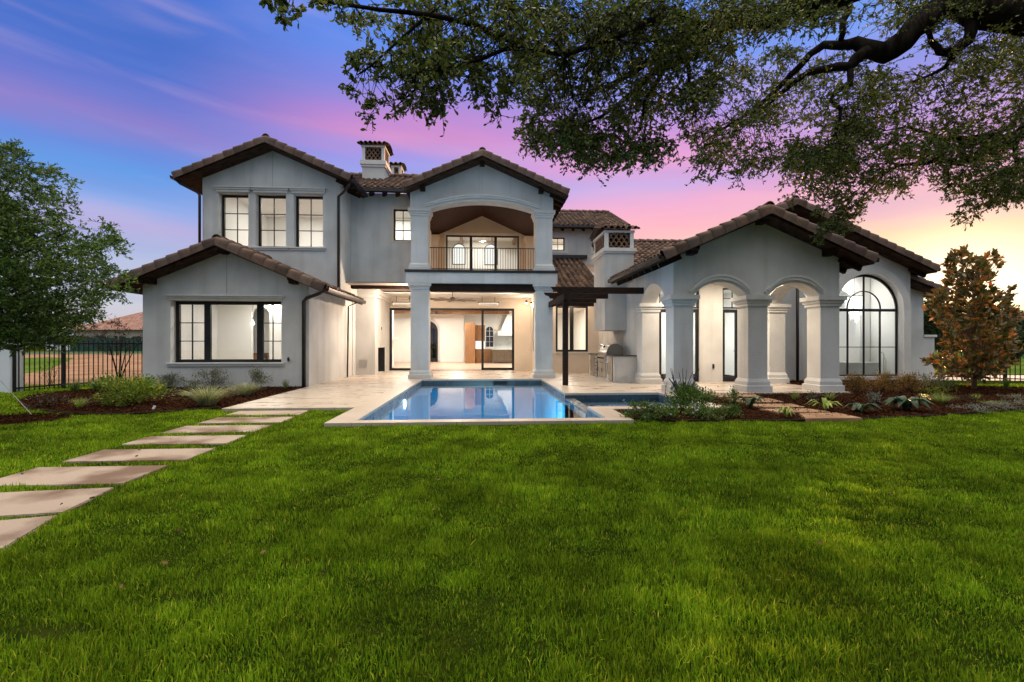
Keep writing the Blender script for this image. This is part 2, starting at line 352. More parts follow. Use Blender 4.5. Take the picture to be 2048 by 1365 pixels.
def R(x0, x1, z0, z1): return [(x0, z0), (x1, z0), (x1, z1), (x0, z1)]
def archhole(x0, x1, z0, zs, rise, n=18):           # opening with a segmental or round head
    w = (x1-x0)/2; c = (x0+x1)/2
    if rise >= w-.001: top = arc(c, zs, w, 0, 180, n)
    else:
        r = (w*w+rise*rise)/(2*rise); a = math.degrees(math.asin(w/r)); top = arc(c, zs+rise-r, r, 90-a, 90+a, n)
    return [(x0, z0), (x1, z0)]+top
def archring(x0, x1, zs, rise, t, n=18, ears=0.):
    inner = archhole(x0, x1, zs, zs, rise, n)[2:]; w = (x1-x0)/2; c = (x0+x1)/2
    if rise >= w-.001: outer = arc(c, zs, w+t, 0, 180, n)
    else:
        r = (w*w+rise*rise)/(2*rise); a = math.degrees(math.asin(w/r)); outer = arc(c, zs+rise-r, r+t, 90-a, 90+a, n)
    return inner+outer[::-1]
def setprops(o, label=None, cat=None, group=None, kind=None):
    if label: o['label'] = label
    if cat: o['category'] = cat
    if group: o['group'] = group
    if kind: o['kind'] = kind
def link(name, me, mats, parent=None, loc=(0,0,0)):
    o = bpy.data.objects.new(name, me); COL.objects.link(o)
    for m in (mats if isinstance(mats, (list, tuple)) else [mats]): me.materials.append(m)
    if parent is not None: o.parent = parent; ROOT[o] = ROOT[parent]
    else: o.location = loc; ROOT[o] = Vector(loc)
    return o
def obj(name, mb, m, parent=None, loc=(0,0,0), smooth=False, bevel=0., local=False):
    """one mesh object; vertices are given in world space unless local"""
    off = Vector((0,0,0)) if local else (ROOT[parent] if parent is not None else Vector(loc))
    me = bpy.data.meshes.new(name); me.from_pydata([tuple(Vector(v)-off) for v in mb.v], [], mb.f)
    bm = bmesh.new(); bm.from_mesh(me); bmesh.ops.recalc_face_normals(bm, faces=bm.faces)
    if bevel:
        bmesh.ops.remove_doubles(bm, verts=bm.verts, dist=1e-5)
        es = [e for e in bm.edges if len(e.link_faces) == 2 and e.calc_face_angle(0) > .6]
        try: bmesh.ops.bevel(bm, geom=es, offset=bevel, segments=2, affect='EDGES', clamp_overlap=True)
        except Exception: pass
    bm.to_mesh(me); bm.free()
    if smooth: me.polygons.foreach_set('use_smooth', [True]*len(me.polygons))
    return link(name, me, m, parent, loc)
def thing(name, label, cat, loc=(0,0,0), rz=0., group=None):
    o = bpy.data.objects.new(name, None); COL.objects.link(o); o.location = loc; o.rotation_euler = (0,0,rz)
    o.empty_display_size = .3; ROOT[o] = Vector(loc); setprops(o, label, cat, group); return o
def npmesh(name, V, F, m, parent=None, loc=(0,0,0), tint=None, smooth=False, local=False):
    """V (n,3), F (k,c) index array; fast path for leaves, tiles and grass"""
    V = np.asarray(V, dtype=np.float64)
    if not local: V = V-np.array(ROOT[parent] if parent is not None else loc)
    me = bpy.data.meshes.new(name); k, c = F.shape
    me.vertices.add(len(V)); me.vertices.foreach_set('co', V.astype(np.float32).ravel())
    me.loops.add(k*c); me.loops.foreach_set('vertex_index', F.astype(np.int32).ravel())
    me.polygons.add(k); me.polygons.foreach_set('loop_start', np.arange(0, k*c, c, dtype=np.int32))
    try: me.polygons.foreach_set('loop_total', np.full(k, c, dtype=np.int32))
    except Exception: pass
    if tint is not None:
        a = me.attributes.new('tint', 'FLOAT', 'FACE'); a.data.foreach_set('value', np.asarray(tint, dtype=np.float32))
    me.update(calc_edges=True)
    if smooth: me.polygons.foreach_set('use_smooth', np.ones(k, dtype=bool))
    return link(name, me, m, parent, loc)
def dup(root, loc, rz=0., label=None, scale=None, group=None):
    r = root.copy(); COL.objects.link(r); r.location = loc; r.rotation_euler = (0,0,rz)
    if label: r['label'] = label
    if group: r['group'] = group
    if scale: r.scale = (scale,)*3
    for ch in list(root.children):
        c = ch.copy(); COL.objects.link(c); c.parent = r
        for g in ch.children:
            d = g.copy(); COL.objects.link(d); d.parent = c
    return r
def nrm(a): return a/np.maximum(np.linalg.norm(a, axis=1, keepdims=True), 1e-9)
def leaf_arrays(P, D, Ln, Wd, hexa=False, curl=.12, rng=RNG):
    """leaves at P pointing along D; returns V, F"""
    n = len(P); D = nrm(D); rnd = rng.normal(size=(n,3)); S = nrm(np.cross(D, rnd)); U = np.cross(S, D)
    Ln = np.broadcast_to(np.asarray(Ln, float), (n,))[:,None]; Wd = np.broadcast_to(np.asarray(Wd, float), (n,))[:,None]
    if hexa:
        pts = [P, P+D*Ln*.28+S*Wd*.42+U*Ln*curl*.5, P+D*Ln*.68+S*Wd*.45+U*Ln*curl, P+D*Ln, P+D*Ln*.68-S*Wd*.45+U*Ln*curl, P+D*Ln*.28-S*Wd*.42+U*Ln*curl*.5]
    else:
        pts = [P, P+D*Ln*.5+S*Wd*.5+U*Ln*curl, P+D*Ln, P+D*Ln*.5-S*Wd*.5+U*Ln*curl]
    c = len(pts); V = np.stack(pts, 1).reshape(-1, 3); F = np.arange(n*c).reshape(n, c); return V, F
def leaves(name, P, D, Ln, Wd, m, parent=None, loc=(0,0,0), hexa=False, tint=None, local=False, curl=.12):
    V, F = leaf_arrays(np.asarray(P, float), np.asarray(D, float), Ln, Wd, hexa, curl)
    if tint is None: tint = RNG.random(len(F))
    return npmesh(name, V, F, m, parent, loc, tint, local=local)

# ---------------------------------------------------------------- roofs of barrel tiles
def tiles_on(o, u, v, W_, L_, keep=None, pitch=.25, course=.37, r=.085, rng=RNG):
    """covers of a slope: o corner at the eave, u unit along the eave, v unit up the slope"""
    o = np.array(o, float); u = np.array(u, float); v = np.array(v, float); n = np.cross(u, v); n /= np.linalg.norm(n)
    if n[2] < 0: n = -n
    nu = max(1, int(W_/pitch)); nv = max(1, int(math.ceil(L_/course)))
    pu = W_/nu; A = np.linspace(0, math.pi, 6); Vs = []; Fs = []; T = []; b = 0
    for i in range(nu):
        for j in range(nv):
            cu = (i+.5)*pu; v0 = j*course-.03; v1 = min((j+1)*course+.05, L_+.02)
            if v1-v0 < .1: continue
            if keep and not keep(cu, (v0+v1)/2): continue
            jit = rng.normal(0, .006); lift = rng.normal(0, .004)
            ra, rb = r*1.08, r*.90
            for vv, rr, hh in ((v0, ra, .05), (v1, rb, .018)):
                for a in A: Vs.append(o+u*(cu+jit+rr*math.cos(a))+v*vv+n*(hh+lift+rr*.95*math.sin(a)))
            for k in range(5): Fs.append((b+k, b+k+1, b+6+k+1, b+6+k))
            # the thickness seen at the lower end
            for a in A: Vs.append(o+u*(cu+jit+(ra-.018)*math.cos(a))+v*v0+n*(.05+lift+(ra-.018)*.95*math.sin(a)))
            for k in range(5): Fs.append((b+k, b+12+k, b+12+k+1, b+k+1))
            t_ = rng.random(); T += [t_]*10; b += 18
    return Vs, Fs, T
def barrels_along(a, b, r=.11, step=.36, up=(0,0,1), rng=RNG, half=True, flange=0.):
    """chain of overlapping half-barrel tiles from a up to b (ridge or rake)"""
    a = np.array(a, float); b = np.array(b, float); d = b-a; Ln = np.linalg.norm(d); d /= Ln
    up = np.array(up, float); s = np.cross(d, up); s /= np.linalg.norm(s); n = np.cross(s, d)
    k = max(1, round(Ln/step)); st = Ln/k; Vs = []; Fs = []; T = []; base = 0
    prof = [(math.cos(x), math.sin(x)) for x in np.linspace(0, math.pi, 7)]
    if flange: prof = [(1.0, -flange/r)]+prof+[(-1.0, -flange/r)]
    m = len(prof)
    for i in range(k):
        t_ = rng.random()*.7+.1
        for q, (f, rr, h) in enumerate(((-.04, 1.10, .022), (1.06, .93, .0))):
            for (x, y) in prof: Vs.append(a+d*(i+f)*st+s*x*r*rr+n*(y*r*rr+h))
        for x, y in prof: Vs.append(a+d*(i-.04)*st+s*x*(r*1.10-.02)+n*(y*(r*1.10-.02)+.022))
        for q in range(m-1):
            Fs.append((base+q, base+q+1, base+m+q+1, base+m+q)); Fs.append((base+q, base+2*m+q, base+2*m+q+1, base+q+1))
            T += [t_, t_]
        base += 3*m
    return Vs, Fs, T
class TB:
    def __init__(s): s.V = []; s.F = []; s.T = []
    def add(s, r):
        b = len(s.V); s.V += list(r[0]); s.F += [tuple(i+b for i in f) for f in r[1]]; s.T += list(r[2]); return s
    def quad(s, pts, t=.1):
        b = len(s.V); s.V += [np.array(p, float) for p in pts]; s.F.append((b, b+1, b+2, b+3)); s.T.append(t); return s
    def build(s, name, parent, m=None, loc=(0,0,0)): return npmesh(name, np.array(s.V), np.array(s.F), m or TILE, parent, loc, s.T)
def gable_roof(parent, xr, zr, xl, xe, y0, y1, slope=.44, label=None, rake=True, brackets=True, th=.16, tails=(True, True), keepL=None, keepR=None, gl=True, gr=True, ridge_ball=True):
    """ridge along y at (xr, zr); left eave at xl, right eave at xe; front rake at y0"""
    tb = TB(); k = math.hypot(1, slope)
    zl = zr-slope*(xr-xl); ze = zr-slope*(xe-xr)
    for (x, z, sgn, keep) in ((xl, zl, 1, keepL), (xe, ze, -1, keepR)):
        w = abs(xr-x); Ls = w*k
        v = np.array([sgn/k, 0, slope/k]); u = np.array([0, 1, 0])
        tb.add(tiles_on((x, y0+.12, z), u, v, y1-y0-.12, Ls-.03, keep))
        tb.quad([(x, y0, z+.012), (x, y1, z+.012), (xr, y1, zr+.012), (xr, y0, zr+.012)], .05)
        if rake: tb.add(barrels_along((x, y0+.05, z+.02), (xr, y0+.05, zr+.02), r=.115, step=.36, flange=.15))
    tb.add(barrels_along((xr, y0+.03, zr+.05), (xr, y1, zr+.05), r=.12, step=.4))
    for q in range(6):
        a0, a1 = math.pi*q/6, math.pi*(q+1)/6; tb.quad([(xr, y0+.06, zr+.05), (xr+.115*math.cos(a0), y0+.06, zr+.05+.13*math.sin(a0)), (xr+.115*math.cos(a1), y0+.06, zr+.05+.13*math.sin(a1)), (xr, y0+.06, zr+.051)], .8)
    roof = tb.build('roof', parent)
    if label: roof['label'] = label
    # deck and dark fascia under the tiles
    f = MB()
    for x, z, sg in ((xl, zl, 1), (xe, ze, -1)):
        d = np.array([sg/k, slope/k]); n = np.array([-slope/k*sg, 1/k])
        a = (x, z-.02); b = (xr, zr-.02)
        f.add([(a[0], y0+.02, a[1]), (b[0], y0+.02, b[1]), (b[0], y0+.02, b[1]-th), (a[0], y0+.02, a[1]-th*.8),
               (a[0], y1, a[1]), (b[0], y1, b[1]), (b[0], y1, b[1]-th), (a[0], y1, a[1]-th*.8)],
              [(0,1,2,3), (4,7,6,5), (0,4,5,1), (3,2,6,7), (0,3,7,4), (1,5,6,2)])
    obj('soffit', f, SOFFIT, roof)
    for x, z, sg, on in ((xl, zl, 1, tails[0]), (xe, ze, -1, tails[1])):
        if not on: continue
        y = y0+.45
        while y < y1-.1:
            m = MB(); m.bar((x+sg*.03, y, z-.20), (x+sg*.62, y, z-.20+slope*.59), .09, .15); obj('rafter_tail', m, WOOD, roof); y += .55
    for x, z, sg, on in ((xl, zl, 1, gl), (xe, ze, -1, gr)):
        if not on: continue
        m = MB()
        pr = [(0, 0), (-.12, 0), (-.14, .06), (-.14, .12), (-.125, .12), (-.12, .065), (-.11, .015), (0, .015)]
        m.slab([(x+sg*(-.0)+sg*p[0], z-.10+p[1]) for p in pr], [], lambda u, w, d: (u, d, w), y0+.02, y1)
        obj('gutter', m, BRONZE, roof)
    return roof
def shed_roof(parent, x0, x1, ye, ze, run, slope=.44, keep=None, label=None, tails=True, ridge=True, rakeL=False, rakeR=False, gutter=True):
    tb = TB(); k = math.hypot(1, slope)
    tb.add(tiles_on((x0, ye, ze), (1,0,0), (0, 1/k, slope/k), x1-x0, run*k, keep))
    tb.quad([(x0, ye, ze+.012), (x1, ye, ze+.012), (x1, ye+run, ze+run*slope+.012), (x0, ye+run, ze+run*slope+.012)], .05)
    if ridge: tb.add(barrels_along((x0, ye+run, ze+run*slope+.07), (x1, ye+run, ze+run*slope+.07), r=.13, step=.4))
    for on, x in ((rakeL, x0), (rakeR, x1)):
        if on: tb.add(barrels_along((x, ye, ze+.02), (x, ye+run, ze+run*slope+.02), r=.105, flange=.1))
    roof = tb.build('roof', parent)
    if label: roof['label'] = label
    f = MB(); z1 = ze+run*slope
    f.add([(x, y, z) for x in (x0, x1) for y, z in ((ye, ze-.02), (ye+run, z1-.02), (ye+run, z1-.18), (ye, ze-.15))],
          [(0,1,2,3), (4,7,6,5), (0,4,5,1), (3,2,6,7), (0,3,7,4), (1,5,6,2)])
    obj('soffit', f, SOFFIT, roof)
    if tails:
        x = x0+.25
        while x < x1:
            m = MB(); m.bar((x, ye+.03, ze-.2), (x, ye+.6, ze-.2+slope*.57), .09, .15); obj('rafter_tail', m, WOOD, roof); x += .55
    if gutter:
        m = MB(); m.box(x0, x1, ye-.13, ye-.002, ze-.10, ze+.01); obj('gutter', m, BRONZE, roof)
    return roof

# ---------------------------------------------------------------- openings
def window(parent, x0, x1, z0, z1, Y, cols=2, rows=3, fr=.06, mun=.025, splits=None, head=False, sill=False, fn=YW, name='window', grid=None, glass=True, m=BLACK):
    """black framed window; splits = x positions of thick mullions, grid = which lights carry bars"""
    f = fn(Y)
    fm = MB(); sp_ = [x0]+list(splits or [])+[x1]
    fm.slab(R(x0, x1, z0, z1), [R(sp_[i]+(fr if i == 0 else fr*.9), sp_[i+1]-(fr if i == len(sp_)-2 else fr*.9), z0+fr, z1-fr) for i in range(len(sp_)-1)], f, -.04, .05)
    w = obj(name, fm, m, parent)
    for i in range(len(sp_)-1):
        a, b = sp_[i]+fr, sp_[i+1]-fr
        if grid and not grid[i]: continue
        mm = MB(); has = False; c_, r_ = (cols, rows)
        for c in range(1, c_): x = a+(b-a)*c/c_; mm.slab(R(x-mun/2, x+mun/2, z0+fr, z1-fr), [], f, -.012, .03); has = True
        for r in range(1, r_): z = z0+fr+(z1-z0-2*fr)*r/r_; mm.slab(R(a, b, z-mun/2, z+mun/2), [], f, -.010, .028); has = True
        if has: obj('glazing_bar', mm, m, w)
    if glass:
        g = MB(); g.slab(R(x0+fr*.6, x1-fr*.6, z0+fr*.6, z1-fr*.6), [], f, .012, .016); obj('pane', g, GLASS, w)
    return w
def head_mould(parent, x0, x1, z, Y, h=.13):
    m = MB(); m.box(x0, x1, Y-.06, Y, z, z+h*.45); m.box(x0-.05, x1+.05, Y-.11, Y, z+h*.45, z+h*.8); m.box(x0-.08, x1+.08, Y-.16, Y, z+h*.8, z+h)
    return obj('lintel', m, TRIM, parent, bevel=.006)
def sill_mould(parent, x0, x1, z, Y, h=.09):
    m = MB(); m.box(x0, x1, Y-.09, Y, z-h*.45, z); m.box(x0+.02, x1-.02, Y-.05, Y, z-h, z-h*.45)
    return obj('sill', m, TRIM, parent, bevel=.006)
def room(parent, x0, x1, y0, y1, z0, z1, power, color=(1,.93,.84), floor=None, wallm=None, back_holes=None, nl=(1,1), label=None, front=None):
    """plastered interior shell with its ceiling lights"""
    wallm = wallm or DRY; m = MB(); t = .04
    m.slab(R(x0, x1, z0, z1), back_holes or [], YW(y1), 0, t)
    m.box(x0-t, x0, y0, y1+t, z0, z1); m.box(x1, x1+t, y0, y1+t, z0, z1)
    if front: m.slab(R(x0, x1, z0, z1), front, YW(y0), -t, 0)
    w = obj('interior_wall', m, wallm, parent)
    if label: w['label'] = label
    c = MB(); c.box(x0-t, x1+t, y0, y1+t, z1, z1+t); ce = obj('interior_ceiling', c, DRY, parent)
    f = MB(); f.box(x0-t, x1+t, y0, y1+t, z0-t, z0); obj('interior_floor', f, floor or OAKFLOOR, parent)
    nx, ny = nl
    for i in range(nx):
        for j in range(ny):
            cx = x0+(x1-x0)*(i+.5)/nx; cy = y0+(y1-y0)*(j+.5)/ny
            r_ = MB(); r_.lathe([(.085, .0), (.11, .0), (.11, -.02), (.085, -.02)], (cx, cy, z1-.002), 16); obj('light_trim', r_, WHITE, ce)
            l = bpy.data.lights.new('downlight', 'AREA'); l.shape = 'DISK'; l.size = .5; l.energy = power/(nx*ny); l.color = color
            lo = bpy.data.objects.new('downlight', l); COL.objects.link(lo); lo.location = (cx, cy, z1-.05)
    return w
def area(x, y, z, size, e, color, rot=(0,0,0)):
    l = bpy.data.lights.new('downlight', 'AREA'); l.shape = 'DISK'; l.size = size; l.energy = e; l.color = color
    lo = bpy.data.objects.new('downlight', l); COL.objects.link(lo); lo.location = (x, y, z); lo.rotation_euler = rot; return lo
def point(x, y, z, e, color, r=.05):
    l = bpy.data.lights.new('bulb', 'POINT'); l.energy = e; l.color = color; l.shadow_soft_size = r
    lo = bpy.data.objects.new('bulb', l); COL.objects.link(lo); lo.location = (x, y, z); return lo
def recessed(parent, x, y, z, e, color=(1,.66,.36), size=.14):
    """can light of a ceiling: trim ring, glowing lens and its light"""
    m = MB(); m.lathe([(.07, 0), (.10, 0), (.10, -.015), (.07, -.015)], (x, y, z), 16); t = obj('can_light', m, WHITE, parent)
    g = MB(); g.lathe([(.001, -.001), (.07, -.001), (.07, -.006), (.001, -.006)], (x, y, z), 16); obj('lens', g, LAMPW, t)
    area(x, y, z-.02, size, e, color)
def sqcol(parent, cx, cy, w, z0, z1, cap=.28, base=.38, mat_=None, capw=.10):
    """square stucco column with stepped capital and base"""
    h = w/2
    p = [(h+.09, z0), (h+.09, z0+base*.45), (h+.05, z0+base*.5), (h+.05, z0+base*.75), (h, z0+base),
         (h, z1-cap), (h+capw*.35, z1-cap+.03), (h+capw*.35, z1-cap*.70), (h+capw*.6, z1-cap*.62), (h+capw*.6, z1-cap*.42), (h+capw, z1-cap*.36), (h+capw, z1)]
    m = MB(); m.lathe(p, (cx, cy, 0), square=True); return obj('column', m, mat_ or STUCCO, parent)
def bracket(parent, x, y, z, l=.45):
    m = MB(); m.slab([(y+.05, z-.13), (y+.05, z+.05), (y-l, z+.05), (y-l, z-.02), (y-l+.08, z-.06), (y-l+.12, z-.13)], [], XW(x), -.09, .09)
    return obj('bracket', m, WOOD, parent)
def downspout(parent, pts, r=.045): m = MB(); m.tube(pts, r, 8); return obj('downspout', m, BRONZE, parent, smooth=True)
# ================================================================= SETTING
def struct(name, mb, m, kind='structure', **k): o = obj(name, mb, m, **k); o['kind'] = kind; return o
LAWN = -.06
CO_OUT = [(-2.58,8.08),(2.62,8.08),(2.62,9.45),(5.08,9.45),(5.08,12.9),(2.62,12.9),(2.62,17.9),(-2.58,17.9)]
HOLE = [(-2.11,8.36),(2.2,8.36),(2.2,9.85),(4.72,9.85),(4.72,12.5),(2.2,12.5),(2.2,17.5),(-2.11,17.5)]
g = MB(); BIG = 700
g.slab([(-BIG,-60),(BIG,-60),(BIG,BIG),(-BIG,BIG)], [[(-2.3,8.2),(2.4,8.2),(2.4,9.7),(4.9,9.7),(4.9,12.65),(2.4,12.65),(2.4,17.65),(-2.3,17.65)]], ZW(LAWN), 0, .001)
struct('ground', g, SOIL)
g = MB()
def fieldpoly(pts, z, m, name): s = MB(); s.slab(pts, [], ZW(z), 0, .002); return struct(name, s, m)
fieldpoly([(-400,60),(-10.5,60),(-10.5,19),(-12.2,18.6),(-13.5,15.6),(-15,13.6),(-400,9)], LAWN+.004, DIRT, 'bare_earth_lot')
fieldpoly([(-400,60.5),(12,60.5),(12,68),(-400,68)], LAWN+.006, ROADM, 'road')
fieldpoly([(17,19.5),(300,19.5),(500,600),(17,600)], LAWN+.004, FIELD, 'field')
fieldpoly([(-400,68.5),(-13,68.5),(-13,80),(-400,80)], LAWN+.008, FIELD, 'verge')
fieldpoly([GR(15,752,LAWN),GR(95,742,LAWN),GR(150,716,LAWN),GR(15,716,LAWN)], LAWN+.009, FIELD, 'weedy_patch')
fieldpoly([(16.2,16.6),(26,15.6),(32,18.2),(16.4,19.4)], LAWN+.012, GRAVEL, 'gravel_path')
# patio
g = MB()
for b in ((-5.23,-2.58,10.05,17.9), (-5.23,10.3,17.9,23.42), (2.62,5.08,12.9,17.9), (5.08,9.95,12.25,17.9)): g.box(*b, -.12, 0)
struct('patio', g, TRAV)
# mulch beds (gently mounded)
def inpoly(px, py, poly):
    x = np.asarray(px); y = np.asarray(py); r = np.zeros(x.shape, bool); n = len(poly); j = n-1
    for i in range(n):
        xi, yi = poly[i]; xj, yj = poly[j]
        c = ((yi > y) != (yj > y)) & (x < (xj-xi)*(y-yi)/((yj-yi) or 1e-12)+xi); r ^= c; j = i
    return r
def smoothpoly(p, k=2):
    for _ in range(k):
        q = []
        for i in range(len(p)):
            a, b = p[i], p[(i+1) % len(p)]; q += [(a[0]*.75+b[0]*.25, a[1]*.75+b[1]*.25), (a[0]*.25+b[0]*.75, a[1]*.25+b[1]*.75)]
        p = q
    return p
gl = lambda *a: [GR(x, y, LAWN) for x, y in a]
BEDL_front = gl((40,806),(62,821),(150,832),(250,832),(340,826),(440,818.5))
BEDL = [(-5.24,10.2), (-5.24,15.0), (-10.1,15.0), (-10.8,15.3)]+gl((190,781),(110,788),(60,795))+BEDL_front
BEDR_front = gl((1262,838.5),(1300,843),(1360,845),(1450,845.5),(1560,845),(1680,842.5),(1800,838),(1900,832.5),(2048,820),(2200,806))
BEDR = [(2.63,9.44)]+BEDR_front+gl((2230,785),(2048,778),(1875,772))+[(15.4,16.4),(10.0,16.4),(9.96,12.2),(5.1,12.2),(5.1,9.44)]
RING = [(GR(6,842,LAWN)[0]+1.05*math.cos(a), GR(6,842,LAWN)[1]+.62*math.sin(a)) for a in np.linspace(0, 2*math.pi, 20)[:-1]]
def bed(name, poly, label_seed, hgt=.05):
    xs = [p[0] for p in poly]; ys = [p[1] for p in poly]; st = .07
    X_, Y_ = np.meshgrid(np.arange(min(xs), max(xs)+st, st), np.arange(min(ys), max(ys)+st, st)); ins = inpoly(X_, Y_, poly)
    rng = np.random.default_rng(label_seed); Z_ = LAWN+.012+hgt*.35*rng.random(X_.shape)+hgt*.5*(np.sin(X_*2.1)*np.cos(Y_*1.7)*.5+.5)
    idx = np.arange(X_.size).reshape(X_.shape); q = ins[:-1,:-1]|ins[1:,:-1]|ins[:-1,1:]|ins[1:,1:]
    F = np.stack([idx[:-1,:-1][q], idx[:-1,1:][q], idx[1:,1:][q], idx[1:,:-1][q]], 1)
    o = npmesh(name, np.stack([X_.ravel(), Y_.ravel(), Z_.ravel()], 1), F, MULCH); o['kind'] = 'structure'
    # loose bark chips
    A = abs(sum(poly[i][0]*poly[(i+1)%len(poly)][1]-poly[(i+1)%len(poly)][0]*poly[i][1] for i in range(len(poly))))/2
    n = int(A*420); P = np.stack([rng.uniform(min(xs), max(xs), n*2), rng.uniform(min(ys), max(ys), n*2)], 1); P = P[inpoly(P[:,0], P[:,1], poly)]
    z = LAWN+.03+hgt*.4+.02*rng.random(len(P)); D = rng.normal(size=(len(P),3)); D[:,2] *= .25
    V, F = leaf_arrays(np.column_stack([P, z]), D, rng.uniform(.03,.08,len(P)), rng.uniform(.01,.025,len(P)), rng=rng)
    c = npmesh('loose_bark', V, F, CHIP, tint=rng.random(len(F))); setprops(c, kind='stuff', label='loose bark mulch scattered over '+('the left bed' if label_seed == 1 else 'the right bed' if label_seed == 2 else 'the ring round the young oak'), cat='mulch')
bed('mulch_bed', BEDL, 1); bed('mulch_bed', BEDR, 2); bed('mulch_bed', RING, 3, .03)
def edging(pts, label):
    m = MB(); m.tube([(x, y, LAWN+.035) for x, y in pts], .018, 6); o = obj('bed_edging', m, EDGEM, loc=(*pts[0], LAWN)); setprops(o, label, 'garden edging')
edging(BEDL_front, 'black edging strip along the front of the left mulch bed'); edging(BEDR_front, 'black edging strip curving along the front of the right mulch bed')

# stepping stones
def slabstone(name, pts, m, label, group, z0=LAWN-.05, z1=LAWN+.025):
    cx = sum(p[0] for p in pts)/len(pts); cy = sum(p[1] for p in pts)/len(pts)
    s = MB(); s.slab(pts, [], ZW(0), z0, z1); o = obj(name, s, m, loc=(cx, cy, LAWN), bevel=.008); setprops(o, label, 'paving slab', group)
xL, xR = -4.83, -3.45
rows = [(821.5,830.5),(834.5,846),(851,865.5),(871.5,888.5),(898,922),(932.5,970.5),(985,1026),(1041,1110)]
STN = []
ordn = ['nearest the patio','second from the patio','third from the patio','fourth from the patio','fifth from the patio','third from the bottom of the lawn path','second from the bottom of the lawn path','cut by the left edge']
for i, (a, b) in enumerate(rows):
    xm = (xL+xR)/2; j = .02*math.sin(i*2.1)
    Y1 = (1.365*960/(a-686)-xm*SY)/CY; Y0 = (1.365*960/(b-686)-xm*SY)/CY
    p = [(xL+j, Y0), (xR+j, Y0), (xR+j, Y1), (xL+j, Y1)]
    if i == 6: p = [GR(-290,1050,-.035), GR(126,1025,-.035), GR(230,974.5,-.035), GR(-110,990,-.035)]
    if i == 7: p = [GR(-460,1165,-.035), GR(6,1097,-.035), GR(118,1030,-.035), GR(-280,1066,-.035)]
    STN.append(p)
    slabstone('stepping_stone', p, STONE, 'large buff stone slab in the lawn path, '+ordn[i], 'stepping stones of the lawn path')
p0 = GR(-60, 1090, LAWN); STN.append([(xL-.1, STN[-1][0][1]-1.1), (xR-.05, STN[-1][0][1]-1.1), (xR-.02, STN[-1][0][1]-.12), (xL-.1, STN[-1][0][1]-.12)])
RS = [((1412,788),(1505,788),(1524,794),(1432,794)), ((1450,797),(1535,797),(1571,804.5),(1478,804.5)), ((1500,808),(1580,808),(1614,815),(1516,815)), ((1516,817.5),(1612,817.5),(1664,824.5),(1560,824.5)), ((1596,826),(1670,826),(1728,837),(1612,837))]
lab = ['tucked under the portico edge','second from the portico','middle of five in the mulch','fourth from the portico','nearest the lawn']
for i, q in enumerate(RS):
    p = [GR(x, y, .01) for x, y in q]; yb = (p[0][1]+p[1][1])/2; yf = (p[2][1]+p[3][1])/2
    p = [(p[3][0]-.02, yf), (p[2][0], yf), (p[1][0]+.05, yb), (p[0][0], yb)]
    slabstone('stepping_stone', p, WARMSTONE, 'tan stone slab on the diagonal path through the mulch, '+lab[i], 'stepping stones through the mulch', z1=.012)

# ----------------------------------------------------------------- pool
pool = thing('swimming_pool', 'rectangular blue plunge pool with square spa and travertine coping', 'swimming pool', (0,12.9,0))
m = MB(); m.slab(CO_OUT, [HOLE], ZW(0), -.055, .006); obj('coping', m, COPE, pool)
m = MB()
def vwall(mm, pts, z0, z1, closed=True):
    n = len(pts)
    for i in range(n if closed else n-1):
        a = pts[i]; b = pts[(i+1) % n]; mm.add([(*a, z0), (*b, z0), (*b, z1), (*a, z1)], [(0,1,2,3)])
POOLP = [(-2.11,8.36),(2.2,8.36),(2.2,17.5),(-2.11,17.5)]; SPAP = [(2.45,9.85),(4.72,9.85),(4.72,12.5),(2.45,12.5)]
m.add([(*p, -1.45) for p in POOLP], [(0,1,2,3)]); vwall(m, POOLP, -1.45, -.3)
m.add([(*p, -.95) for p in SPAP], [(0,1,2,3)]); vwall(m, SPAP, -.95, -.3)
obj('pool_shell', m, PLASTER, pool)
m = MB(); vwall(m, [(x*1.0, y) for x, y in HOLE], -.32, -.05)
obj('waterline_tile', m, POOLTILE, pool)
m = MB(); m.box(2.2, 2.45, 9.85, 12.5, -1.45, -.13); d = obj('spillway_wall', m, POOLTILE, pool)
m = MB(); m.box(.45, .95, 17.44, 17.49, -.2, -.07); obj('skimmer_opening', m, BLACK, pool)
lx, ly = PX(812, 13.2), 13.2
m = MB(); m.lathe([(.02,0),(.13,0),(.13,.02),(.02,.02)], (0,0,0), 20); m.v = [(-2.105+z, 13.4+x, -.36+y) for x, y, z in m.v]; pl = obj('pool_light', m, emis('underwater_lamp', (.75,.9,1), 18), pool)
l = bpy.data.lights.new('pool_lamp', 'AREA'); l.shape = 'DISK'; l.size = .25; l.energy = 150; l.color = (1,.97,.93)
lo = bpy.data.objects.new('pool_lamp', l); COL.objects.link(lo); lo.location = (-2.05, 13.4, -.38); lo.rotation_euler = (0, rad(-62), 0); l.spread = rad(100)
l = bpy.data.lights.new('pool_lamp', 'AREA'); l.shape = 'DISK'; l.size = .25; l.energy = 150; l.color = (1,.97,.93)
lo = bpy.data.objects.new('pool_lamp', l); COL.objects.link(lo); lo.location = (0, 8.45, -.6); lo.rotation_euler = (rad(58), 0, 0); l.spread = rad(100)
l = bpy.data.lights.new('spa_lamp', 'AREA'); l.shape = 'DISK'; l.size = .2; l.energy = 12; l.color = (1,.96,.9)
lo = bpy.data.objects.new('spa_lamp', l); COL.objects.link(lo); lo.location = (4.6, 11.2, -.5); lo.rotation_euler = (0, rad(60), 0); l.spread = rad(100)
m = MB(); m.add([(*p, -.15) for p in POOLP], [(0,1,2,3)]); m.add([(*p, -.15) for p in SPAP], [(0,1,2,3)]); struct('water', m, WATER)

